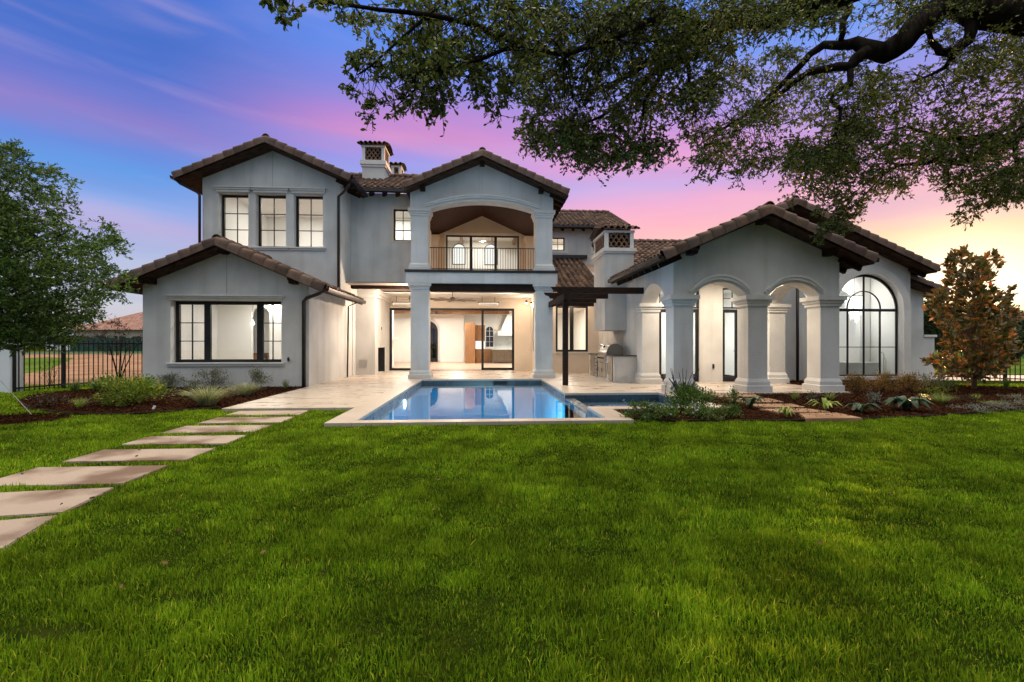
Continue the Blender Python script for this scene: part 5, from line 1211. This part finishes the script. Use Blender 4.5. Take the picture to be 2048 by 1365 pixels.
def limb_tree(o, base, top, r, limbs, m, trunk_name='trunk'):
    s = MB(); b = Vector(base); t_ = Vector(top); s.tube([b, b.lerp(t_, .3)+Vector((.03,0,0)), b.lerp(t_, .7)-Vector((.03,0,0)), t_], [r*1.25, r, r*.7, r*.35], 10); obj(trunk_name, s, m, o, smooth=True)
    s = MB()
    for a, e, rr in limbs: a = Vector(a); e = Vector(e); s.tube([a, a.lerp(e, .5)+Vector((0,0,.06)), e], [rr, rr*.6, rr*.25], 6)
    obj('limbs', s, m, o, smooth=True)
# young oak at the left edge
cx, cy = GR(-75,842,LAWN)[0], GR(8,842,LAWN)[1]
YO = thing('young_oak', 'bushy young oak tree filling the left edge above the fence', 'tree', (cx, cy, LAWN))
polys = [([(-60,330),(12,290),(30,292),(45,320),(70,345),(95,330),(128,345),(148,370),(140,395),(120,392),(148,412),(140,440),(160,452),(185,470),(215,448),(240,475),(248,492),(238,508),(222,508),(215,520),(235,530),(262,560),(250,575),(235,600),(205,600),(180,615),(160,635),(150,655),(155,680),(110,695),(60,705),(20,705),(-60,700)], 760),
         ([(140,640),(200,615),(225,620),(180,650),(150,670)], 14), ([(8,284),(30,288),(36,300),(14,310)], 8), ([(-60,345),(60,440),(130,560),(150,640),(60,690),(-60,690)], 330)]
OP = []; OD = []; OT = []; zt = 5.3; tips = [Vector((cx-.1, cy, z)) for z in np.linspace(1.4, 4.2, 9)]
for poly, nc in polys:
    C = []; xs = [p[0] for p in poly]; ys = [p[1] for p in poly]
    while len(C) < nc:
        x, y = RNG.uniform(min(xs), max(xs)), RNG.uniform(min(ys), max(ys))
        if not inpoly(np.array([x]), np.array([y]), poly)[0]: continue
        w_ = 1.25*math.sqrt(max(.05, 1-abs(y-520)/300)); C.append(PT(x, y, cy+RNG.uniform(-w_, w_)))
    C = np.array(C); P, D, T = sprigs(C, 40, .20, .1); OP.append(P); OD.append(D); OT += T
    for c in C[::3]: j = min(tips, key=lambda q: abs(q.z-c[2]+.5)); OT.append((np.array(j), c))
dd_ = nrm(RNG.normal(size=(230,3)))*RNG.random((230,1))**.4; C = np.array([cx-.5, cy, 3.4])+dd_*np.array([1.7,1.5,1.75]); C = C[C[:,0] < PX(-70, cy)+.25*(C[:,1]-cy)]
P, D, T = sprigs(C, 36, .22, .1); OP.append(P); OD.append(D); OT += T     # the half of the crown beyond the picture's edge
P = np.concatenate(OP); L_ = RNG.uniform(.045, .085, len(P)); leaves('crown', P, np.concatenate(OD)+np.array([0,0,.3]), L_, L_*.36, LTREE, YO)
limb_tree(YO, (cx,cy,LAWN), (cx-.1,cy,4.4), .06, [((cx-.05,cy,1.6),(cx+1.6,cy+.3,2.6),.03), ((cx-.05,cy,2.2),(cx+2.0,cy-.2,3.3),.03), ((cx,cy,2.8),(cx+1.0,cy,4.4),.025), ((cx,cy,1.7),(cx-1.6,cy,2.9),.03), ((cx,cy,2.6),(cx-1.3,cy+.4,4.0),.025)], BARK)
stem_mesh(OT, .004, 'twigs', BARK, YO)
# magnolia
mx, my = GR(1948,782,LAWN); MG = thing('magnolia', 'magnolia with rusty backed leaves against the setting sun on the right', 'tree', (mx, my, LAWN))
mp_ = [(1918,500),(1935,497),(1945,520),(1990,508),(1998,530),(1988,560),(1978,575),(2000,572),(2025,580),(2022,600),(2010,612),(2030,625),(2040,632),(2020,650),(2028,665),(2038,685),(2030,705),(2034,725),(2000,740),(1980,755),(1955,762),(1925,755),(1900,752),(1880,745),(1868,730),(1858,725),(1885,712),(1900,700),(1885,690),(1900,668),(1875,650),(1860,620),(1858,600),(1870,590),(1895,575),(1900,545),(1895,530)]
C = []; xs = [p[0] for p in mp_]; ys = [p[1] for p in mp_]
while len(C) < 470:
    x, y = RNG.uniform(min(xs), max(xs)), RNG.uniform(min(ys), max(ys))
    if not inpoly(np.array([x]), np.array([y]), mp_)[0]: continue
    w_ = .35+1.0*min(1, (y-495)/180); C.append(PT(x, y, my+RNG.uniform(-w_, w_)))
C.append(PT(1852,723,my)); C.append(PT(1862,727,my)); C = np.array(C)
out = nrm(C-np.array([mx, my, 1.5])*np.array([1,1,0])-np.array([0,0,1])*C[:,2:3]*.85)
P = np.repeat(C, 9, 0); D = np.repeat(out, 9, 0)*.9+RNG.normal(size=(len(P),3))*.65+np.array([0,0,.25]); P = P+RNG.normal(size=P.shape)*.025
L_ = RNG.uniform(.14, .24, len(P)); leaves('crown', P, D, L_, L_*.40, MAGL, MG, hexa=True, curl=.16)
OT = []; lim = []
for i, c in enumerate(C):
    a = np.array([mx, my, max(.3, c[2]-.35-.3*np.hypot(c[0]-mx, c[1]-my))]); OT.append((a, c))
    if i % 14 == 0: lim.append((tuple(a), tuple(c), .02))
limb_tree(MG, (mx,my,LAWN), (mx+.02,my,3.3), .055, lim, TAN); stem_mesh(OT, .007, 'twigs', TAN, MG)
# reddish multi-stem small tree in front of the left fence
tx, ty = GR(238,768,LAWN); CM = thing('crape_myrtle', 'thin multi stemmed small tree with dark reddish leaves beside the left wing', 'tree', (tx, ty, LAWN))
poly = [(160,655),(200,640),(240,645),(262,668),(296,655),(300,668),(285,690),(262,700),(240,712),(215,705),(190,700),(170,690)]
C = []
while len(C) < 75:
    x, y = RNG.uniform(155, 300), RNG.uniform(638, 715)
    if inpoly(np.array([x]), np.array([y]), poly)[0]: C.append(PT(x, y, ty+RNG.uniform(-.5, .5)))
C = np.array(C); P, D, T = sprigs(C, 30, .20, -.1); L_ = RNG.uniform(.03, .06, len(P)); leaves('crown', P, D, L_, L_*.45, REDL, CM)
for c in C[::2]: T.append((np.array([tx+(c[0]-tx)*.3, ty+(c[1]-ty)*.3, .9]), c))
stem_mesh(T, .004, 'twigs', BARK, CM)
s = MB()
for dx, dy in ((-.32,.1),(-.15,-.1),(0,.05),(.2,0),(.35,.1)): s.tube([(tx,ty,LAWN),(tx+dx*.5,ty+dy*.5,.5),(tx+dx,ty+dy,.95),(tx+dx*1.7,ty+dy*1.5,1.5)], [.022,.017,.012,.006], 6)
obj('trunk', s, BARK, CM, smooth=True)

# ----------------------------------------------------------------- far trees
def fartree(px, base, Y, w, topy, label, i):
    x = PX(px, Y); zt = PZ(px, topy, Y); o = thing('far_tree', label, 'tree', (x, Y, 0), group='trees beyond the right fence')
    rng = np.random.default_rng(100+i); rx = w*Y/960/2; k = 90; C = []
    for q in range(k):
        d = rng.normal(size=3); d /= np.linalg.norm(d); rr = rng.random()**.4
        C.append((x+d[0]*rx*rr, Y+d[1]*rx*.8*rr, max(.5, zt*.53+d[2]*zt*.47*rr)))
    C = np.array(C); P = np.repeat(C, 60, 0)+rng.normal(size=(k*60,3))*rx*.16; D = rng.normal(size=P.shape)
    L_ = rng.uniform(.5, 1.0, len(P))*.35*Y/50; leaves('crown', P, D, L_, L_*.6, FARL, o)
    s = MB(); s.tube([(x,Y,-.1),(x+.1,Y,zt*.3),(x,Y,zt*.6)], [.3*zt/8,.22*zt/8,.1*zt/8], 8); obj('trunk', s, BARK, o, smooth=True)
ft = [(1858,0,48,60,600,'dark round tree just right of the garden wall beyond the fence'),(1893,0,52,60,622,'low dark tree left of the magnolia trunk beyond the field'),(1935,0,60,80,640,'lower mid green tree directly behind the magnolia'),(1985,0,66,80,628,'bright green tree right behind the magnolia crown'),(2020,0,46,70,612,'sunlit spreading tree near the right edge of the photo'),(2060,0,40,80,625,'dark tree cut by the right edge of the photo'),(2035,0,34,40,655,'small round light green tree low at the right edge'),(1880,0,75,120,618,'farthest hazy tree above the garden wall'),(2120,0,44,90,600,'tall tree outside the right edge'),(1960,0,90,140,632,'broad distant tree on the skyline behind the magnolia')]
for i, a in enumerate(ft): fartree(*a, i)
s = []; rng = np.random.default_rng(9); n = 9000
P = np.stack([rng.uniform(35, 160, n), rng.uniform(95, 110, n), rng.uniform(0, 1, n)**1.3*5.5], 1); L_ = rng.uniform(.6, 1.3, n)
o = leaves('distant_woods', P, rng.normal(size=P.shape), L_, L_*.7, FARL); setprops(o, 'low belt of distant woods beyond the right field', 'woods', kind='stuff')
n = 5000; P = np.stack([rng.uniform(-190, -80, n), rng.uniform(108, 120, n), rng.uniform(0, 1, n)**1.2*4.2], 1); L_ = rng.uniform(.6, 1.3, n)
o = leaves('distant_woods', P, rng.normal(size=P.shape), L_, L_*.7, FARL); setprops(o, 'low belt of distant woods beyond the houses far left', 'woods', kind='stuff')

# ----------------------------------------------------------------- garden plants
def shrub(name, x, y, w, h, n, ll, m, label, cat='shrub', group=None, asp=.5, up=.3, stems=True, z0=LAWN, flowers=0, hexa=False, loose=.25):
    o = thing(name, label, cat, (x, y, z0), group=group); k = 26
    C = np.array([(x+RNG.normal(0, .30)*w/2*1.1, y+RNG.normal(0, .30)*w/2*1.1, z0+h*(.18+.72*RNG.random()**.8)) for _ in range(k)])
    f = (C[:,2]-z0)/h; C[:,0] = x+(C[:,0]-x)*(.7+1.0*np.sin(np.clip(f, 0, 1)*math.pi)**.7); C[:,1] = y+(C[:,1]-y)*(.7+1.0*np.sin(np.clip(f, 0, 1)*math.pi)**.7)
    P = np.repeat(C, max(2, n//k), 0)+RNG.normal(size=(k*max(2, n//k), 3))*np.array([w, w, h])*loose*.42; P[:,2] = np.maximum(P[:,2], z0+.02)
    D = (P-np.array([x, y, z0+h*.2]))/max(w, h)*1.4+RNG.normal(size=P.shape)*.5+np.array([0,0,up]); L_ = RNG.uniform(.6, 1.25, len(P))*ll
    leaves('foliage', P, D, L_, L_*asp, m, o, hexa=hexa)
    if stems:
        T = [(np.array([x+RNG.normal(0, .03), y+RNG.normal(0, .03), z0]), c) for c in C]+[(C[i], C[i]+RNG.normal(size=3)*np.array([w, w, h])*.12+np.array([0,0,h*.08])) for i in range(k)]
        stem_mesh(T, .004, 'stems', BARK, o)
    if flowers:
        P = C[RNG.integers(k, size=flowers)]+RNG.normal(size=(flowers,3))*np.array([w*.18, w*.18, .03])+np.array([0,0,h*.12]); V, F = leaf_arrays(np.repeat(P, 5, 0), RNG.normal(size=(flowers*5,3))+np.array([0,-.3,.8]), .025, .022); npmesh('blossom', V, F, FLOW, o)
    return o
def tuft(name, x, y, r, h, n, m, label, wd=.010, cat='ornamental grass', z0=LAWN, arch=.9, group=None):
    a = RNG.uniform(0, 2*math.pi, n); lean = RNG.random(n)**.7*arch; L_ = h*RNG.uniform(.7, 1.15, n)*(1+lean*.5); V = []; seg = 4
    dx = np.stack([np.cos(a), np.sin(a), np.zeros(n)], 1); sd = np.stack([-np.sin(a), np.cos(a), np.zeros(n)], 1); b = np.array([x, y, z0])+dx*RNG.uniform(0, r*.18, n)[:,None]
    for i in range(seg+1):
        t_ = i/seg; hor = (t_**1.6)*lean*r; ver = L_*(t_-lean*.55*t_**2.4); p = b+dx*hor[:,None]+np.array([0,0,1])*ver[:,None]; w_ = wd*(1-t_**2*.92)/2
        V += [p-sd*w_, p+sd*w_]
    V = np.stack(V, 1).reshape(-1, 3); base = np.arange(n)[:,None]*(2*(seg+1)); F = np.concatenate([base+np.array([[2*i, 2*i+1, 2*i+3, 2*i+2]]) for i in range(seg)]); t = np.tile(RNG.random(n), seg)
    o = npmesh(name, V, F, m, loc=(x, y, z0), tint=t); setprops(o, label, cat, group); return o
def broad(name, x, y, r, h, n, m, label, wd=.12, cat='broad leaf plant', z0=LAWN, arch=1., lmin=.7):
    """rosette of wide arching leaves, each with a folded midrib"""
    V = []; F = []; T = []; seg = 6
    for i in range(n):
        a = 2*math.pi*i/n*1.618*3+RNG.normal(0, .2); le = RNG.uniform(lmin, 1.1); ln = arch*RNG.uniform(.5, 1.1); d = np.array([math.cos(a), math.sin(a), 0]); sd = np.array([-d[1], d[0], 0]); b = len(V)
        for k in range(seg+1):
            t_ = k/seg; p = np.array([x, y, z0+.02])+d*(r*le*t_)+np.array([0,0,1])*h*le*(math.sin(min(1, t_*1.25)*math.pi*.62)-ln*.55*t_**2.2); w_ = wd*le*math.sin(math.pi*min(.98, t_*.9+.08))**.8/2
            V += [p-sd*w_+np.array([0,0,w_*.35]), p, p+sd*w_+np.array([0,0,w_*.35])]
        q = RNG.random()
        for k in range(seg): F += [(b+3*k, b+3*k+1, b+3*k+4, b+3*k+3), (b+3*k+1, b+3*k+2, b+3*k+5, b+3*k+4)]; T += [q, q]
    o = npmesh(name, np.array(V), np.array(F), m, loc=(x, y, z0), tint=T, smooth=True); setprops(o, label, cat); return o
def at(px, py): return GR(px, py, LAWN+.03)
def pw(px0, px1, py): a = at(px0, py); b = at(px1, py); return abs(b[0]-a[0])
def ph(px, py0, py1): Y = at(px, py0)[1]; return PZ(px, py1, Y)-LAWN
# left bed
x, y = at(94,815); shrub('perennial', x, y, .55, .30, 240, .06, REDL, 'low reddish green perennial at the far left tip of the left bed', 'plant')
x, y = at(160,816); tuft('ornamental_grass', x, y, .32, .26, 150, LIML, 'small yellow feather grass tuft near the tip of the left bed', .006)
x, y = at(258,812); shrub('lantana', x, y, 1.0, .66, 2200, .065, YELL, 'rounded green lantana shrub with yellow tips near the wing corner', 'shrub', asp=.55, hexa=True)
x, y = at(100,770); shrub('nandina', x, y, .6, .85, 170, .055, YELL, 'thin sapling with sparse yellow green leaves behind the left fence', 'shrub', loose=.3)
x, y = at(342,778); shrub('gray_shrub', x, y, .46, .46, 1100, .045, GRYL, 'small gray leaved shrub leftmost under the wing window', 'shrub')
x, y = at(422,779); shrub('gray_shrub', x, y, .60, .64, 1500, .045, GRYL, 'taller gray leaved shrub under the middle of the wing window', 'shrub')
x, y = at(514,780); shrub('gray_shrub', x, y, .55, .62, 1300, .045, GRYL, 'gray leaved shrub under the right end of the wing window', 'shrub')
x, y = at(571,778); tuft('ornamental_grass', x, y, .25, .34, 110, STRW, 'small spiky gray green tuft beside the bronze downspout', .007)
x, y = at(385,779); shrub('perennial', x, y, .4, .28, 260, .045, GRNL, 'low bright green perennial between two gray shrubs under the window', 'plant')
x, y = at(415,812); tuft('ornamental_grass', x, y, .85, .46, 560, STRW, 'large variegated fountain grass at the front of the left bed', .011)
x, y = at(490,793); tuft('ornamental_grass', x, y, .68, .38, 420, STRW, 'variegated fountain grass beside the patio corner', .011)
x, y = at(370,795); tuft('ornamental_grass', x, y, .25, .2, 110, LIML, 'little lime green tuft behind the large fountain grass', .006)
x, y = at(195,782); tuft('ornamental_grass', x, y, .5, .42, 200, GRNL, 'dark green strappy grass along the back of the left bed', .010)
x, y = at(150,784); tuft('ornamental_grass', x, y, .4, .36, 150, GRNL, 'dark green strappy grass nearer the fence post', .010)
x, y = at(290,778); shrub('perennial', x, y, .4, .30, 220, .05, GRNL, 'leafy green plant tucked at the wing corner', 'plant')
# right bed, near part
x, y = at(1368,824); sv = shrub('salvia', x, y, .70, .54, 2400, .055, GRNL, 'round green salvia with tall dark flower spikes between spa and portico', 'shrub', hexa=True, asp=.45)
for i in range(17):
    a = RNG.uniform(0, 2*math.pi); r = RNG.uniform(0, .26); le = RNG.uniform(.20, .50); px_, py_ = x+r*math.cos(a), y+r*math.sin(a)*.8; b = Vector((px_, py_, LAWN+.42)); e = b+Vector((math.cos(a)*.12+RNG.normal(0,.05), RNG.normal(0,.05), le)); s = MB()
    s.tube([b, b.lerp(e, .4), e], [.004,.008,.003], 5)
    for q in range(9): c = b.lerp(e, .3+.68*q/9); s.lathe([(.002,-.010),(.013-.0007*q,-.002),(.010-.0007*q,.010),(.002,.014)], tuple(c), 5)
    obj('flower_spike', s, SPIK, sv)
for i in range(5):   # the bare arching stems at its left side
    s = MB(); e = Vector((x-.34-.05*i*.5, y-.02*i, LAWN+.62-.09*i)); s.tube([(x-.08,y,LAWN+.05),(x-.30,y,LAWN+.22),(x-.38,y,LAWN+.42), e], [.006,.006,.006,.004], 5); obj('bare_stem', s, SPIK, sv)
x, y = at(1285,838); shrub('flowering_shrub', x, y, .54, .32, 1000, .048, GRNL, 'low leafy shrub with pale flowers in the bed beside the pool corner', 'shrub', flowers=9, hexa=True)
x, y = at(1330,836); shrub('plumbago', x, y, .42, .24, 600, .045, GRNL, 'low spreading plant with pale blue flowers left of the salvia', 'plant', flowers=4)
x, y = at(1400,838); shrub('plumbago', x, y, .50, .26, 800, .045, GRNL, 'low spreading plant with pale blue flowers below the salvia', 'plant', flowers=12)
x, y = at(1460,835); shrub('plumbago', x, y, .42, .26, 600, .045, GRNL, 'low leafy ground cover nearest the diagonal stone path', 'plant', flowers=2)
x, y = at(1468,812); shrub('green_shrub', x, y, .36, .36, 360, .045, GRNL, 'upright green shrub between spa coping and diagonal path', 'shrub')
x, y = at(1500,818); broad('dark_broadleaf', x, y, .30, .26, 12, BIGL, 'dark glossy broad leaved plant beside the second slab of the diagonal path', .11)
x, y = at(1572,836); broad('lily', x, y, .22, .22, 16, LIML, 'small light green lily left of the nearest diagonal slab', .035, 'plant')
x, y = at(1410,797); shrub('perennial', x, y, .35, .22, 200, .04, GRNL, 'small green clump at the top of the diagonal path', 'plant')
# right bed, middle
x, y = at(1590,802); tuft('ornamental_grass', x, y, .22, .26, 140, LIML, 'fine green tuft at the foot of the rightmost portico column', .006)
x, y = at(1625,803); shrub('silver_shrub', x, y, .3, .26, 260, .03, GRYL, 'small gray brown shrub before the rightmost portico column', 'shrub')
x, y = at(1660,800); tuft('ornamental_grass', x, y, .3, .2, 120, LIML, 'lime tuft right of the small gray shrub', .008)
x, y = at(1650,822); broad('variegated_agave', x, y, .36, .26, 14, LIML, 'yellow edged variegated agave like plant in the mulch', .075, 'agave')
x, y = at(1722,826); broad('dark_broadleaf', x, y, .34, .22, 16, BIGL, 'low dark broad leaved plant left of the largest one', .12)
x, y = at(1812,822); broad('dark_broadleaf', x, y, .44, .30, 17, BIGL, 'largest dark glossy broad leaved plant in the right bed', .16)
x, y = at(1754,808); shrub('silver_shrub', x, y, .28, .30, 420, .028, SILL, 'silvery white leaved bush between the dark broad leaved plants', 'shrub')
for i, (px_, l_) in enumerate(((1712,'left of three orange tipped bushes under the arched window'),(1768,'middle of three orange tipped bushes under the arched window'),(1820,'right of three orange tipped bushes under the arched window'))):
    x, y = at(px_, 785); shrub('orange_tip_shrub', x, y, .50, .52, 1500, .045, ORNL, l_, 'shrub', group='orange tipped bushes', asp=.4)
x, y = at(1864,779); shrub('gray_shrub', x, y, .66, .50, 1300, .045, GRYL, 'gray green bush against the low garden wall', 'shrub')
x, y = at(1895,783); shrub('green_shrub', x, y, .5, .36, 460, .04, GRNL, 'green bush right of the garden wall bush', 'shrub')
x, y = at(1868,795); shrub('orange_tip_shrub', x, y, .42, .28, 360, .04, YELL, 'low yellow green bush in front of the garden wall', 'shrub')
x, y = at(1882,808); tuft('ornamental_grass', x, y, .45, .26, 420, LIML, 'wide fine textured green tuft left of the magnolia', .006)
x, y = at(1848,802); broad('lily', x, y, .16, .22, 12, LIML, 'small upright lily left of the wide green tuft', .03, 'plant')
x, y = at(1935,803); shrub('perennial', x, y, .35, .16, 160, .045, REDL, 'small reddish clump in the mulch below the magnolia', 'plant')
x, y = at(1952,800); tuft('ornamental_grass', x, y, .2, .18, 110, LIML, 'tiny green tuft at the foot of the magnolia', .006)
x, y = at(1990,812); tuft('ornamental_grass', x, y, .45, .14, 260, LIML, 'low lime green tuft spreading toward the right edge', .006)
x, y = at(2012,780); tuft('ornamental_grass', x, y, .22, .42, 150, GRNL, 'upright green grass right of the magnolia trunk', .008)
for px_, py_, w_, l_ in ((1950,824,.42,'low silvery green mound leftmost by the edging'),(2000,820,.55,'largest low silvery green mound by the edging'),(2042,812,.45,'low silvery green mound cut by the right edge'),(2030,800,.4,'pale green mound behind the edging mounds')):
    x, y = at(px_, py_); shrub('santolina', x, y, w_, .17, 520, .028, SILL if px_ != 2030 else GRYL, l_, 'ground cover plant', group='silvery mounds by the edging', stems=False)
x, y = GR(1601,757,LAWN); tuft('ornamental_grass', x, y, .28, .62, 170, STRW, 'tall grass clump growing behind the rightmost portico column', .009)
downspout(H, [(PX(1595,16.2),16.2,3.6),(PX(1595,16.2),16.2,0)], .05)

# ----------------------------------------------------------------- lawn
NOG = [STN[i] for i in range(len(STN))]
HARD = [[(-5.26,9.98),(-2.6,9.98),(-2.6,8.05),(2.66,8.05),(2.66,9.4),(5.1,9.4),(5.1,40),(-5.26,40)], BEDL, BEDR, RING]+STN
def lawn(x0, x1, y0, y1, dens, h, wd, rng):
    n = int((x1-x0)*(y1-y0)*dens); x = rng.uniform(x0, x1, n); y = rng.uniform(y0, y1, n); ok = np.ones(n, bool)
    # only where the view or a step beside it can reach
    d = x*SY+y*CY; lx_ = (x*CY-y*SY); ok &= (np.abs(lx_) < d*1.12+3.2)
    for p in HARD: ok &= ~inpoly(x, y, p)
    # thin scuffed hollows as in the photo
    for cx_, cy_, rx_, ry_, k in ((-2.15,2.42,.30,.09,.9),(-1.62,2.72,.22,.06,.8),(-1.1,3.1,.3,.08,.5)): ok &= ~((((x-cx_)/rx_)**2+((y-cy_)/ry_)**2 < rng.uniform(.3,1.4,n)) & (rng.random(n) < k))
    x = x[ok]; y = y[ok]; n = len(x)
    cl = np.zeros(n)                         # tufts: blades stand taller round scattered tuft centres
    gx = np.floor(x/.24).astype(int); gy = np.floor(y/.24).astype(int); hsh = (np.sin(gx*127.1+gy*311.7)*43758.5453) % 1.0; hs2 = (np.sin(gx*269.5+gy*183.3)*43758.5453) % 1.0
    cl = hsh*np.exp(-(((x/.24-gx)-.2-.6*hs2)**2+((y/.24-gy)-.5)**2)*6)
    hm = .56+.62*cl+.24*np.sin(x*2.3+1.2*np.sin(y*1.9))*np.cos(y*2.7+.8*np.sin(x*3.1))+.20*np.sin(x*9.1+y*5.3)*np.sin(y*11.7-x*4.1)
    L_ = h*rng.uniform(.55, 1.25, n)*hm; a = rng.uniform(0, 2*math.pi, n); lean = rng.normal(0, .38, n)
    dx = np.stack([np.cos(a), np.sin(a), np.zeros(n)], 1); b2 = rng.uniform(0, 2*math.pi, n); sd = np.stack([np.cos(b2), np.sin(b2), np.zeros(n)], 1); P = np.stack([x, y, np.full(n, LAWN)], 1)
    up = np.array([0,0,1.]); w_ = (wd*rng.uniform(.7, 1.3, n))[:,None]; m1 = P+up*(L_*.55)[:,None]+dx*(L_*lean*.35)[:,None]; tip = P+up*(L_*(1-.25*np.abs(lean)))[:,None]+dx*(L_*lean*1.1)[:,None]
    V = np.stack([P-sd*w_/2, P+sd*w_/2, m1+sd*w_*.4, m1-sd*w_*.4, tip], 1).reshape(-1, 3); b = np.arange(n)[:,None]*5
    F = np.concatenate([b+np.array([[0,1,2]]), b+np.array([[0,2,3]]), b+np.array([[3,2,4]])]); tt = np.clip(rng.beta(1.7, 2.0, n)*.85+.30*(hm-.7), 0, 1); tt[rng.random(n) < .025] = 1.
    return V, F, np.tile(tt, 3)
rg = np.random.default_rng(21); parts = [lawn(-6.5,7.5,1.55,3.4,11500,.060,.0050,rg), lawn(-9,10.5,3.4,5.4,7000,.060,.0062,rg), lawn(-12.5,14,5.4,8.1,3900,.058,.0086,rg), lawn(-12,-2.5,8.1,10.2,2600,.060,.010,rg), lawn(2.6,14.5,8.1,11,2600,.060,.011,rg), lawn(-17.5,-5.2,10.2,17,1100,.055,.014,rg), lawn(13,20,9,15,900,.055,.014,rg)]
V = []; F = []; T = []; o_ = 0
for v, f_, t_ in parts: V.append(v); F.append(f_+o_); T.append(t_); o_ += len(v)
gr_ = npmesh('grass', np.concatenate(V), np.concatenate(F), GRASSM, tint=np.concatenate(T)); setprops(gr_, 'thick green lawn grass around the pool and house', 'grass', kind='stuff')
print('blades', sum(len(v)//5 for v, _, _ in parts))

n = 55; x = RNG.uniform(-6, 8, n); y = RNG.uniform(2.2, 7.8, n); V, F = leaf_arrays(np.stack([x, y, np.full(n, LAWN+.055)], 1), RNG.normal(size=(n,3))*np.array([1,1,.15]), .045, .02, True)
fl = npmesh('fallen_leaves', V, F, mat('dry_leaf', (.13,.07,.03), .9, spec=.1, c2=(.22,.15,.07), nscale=9), tint=RNG.random(n)); setprops(fl, 'dry oak leaves scattered thinly on the lawn', 'leaves', kind='stuff')
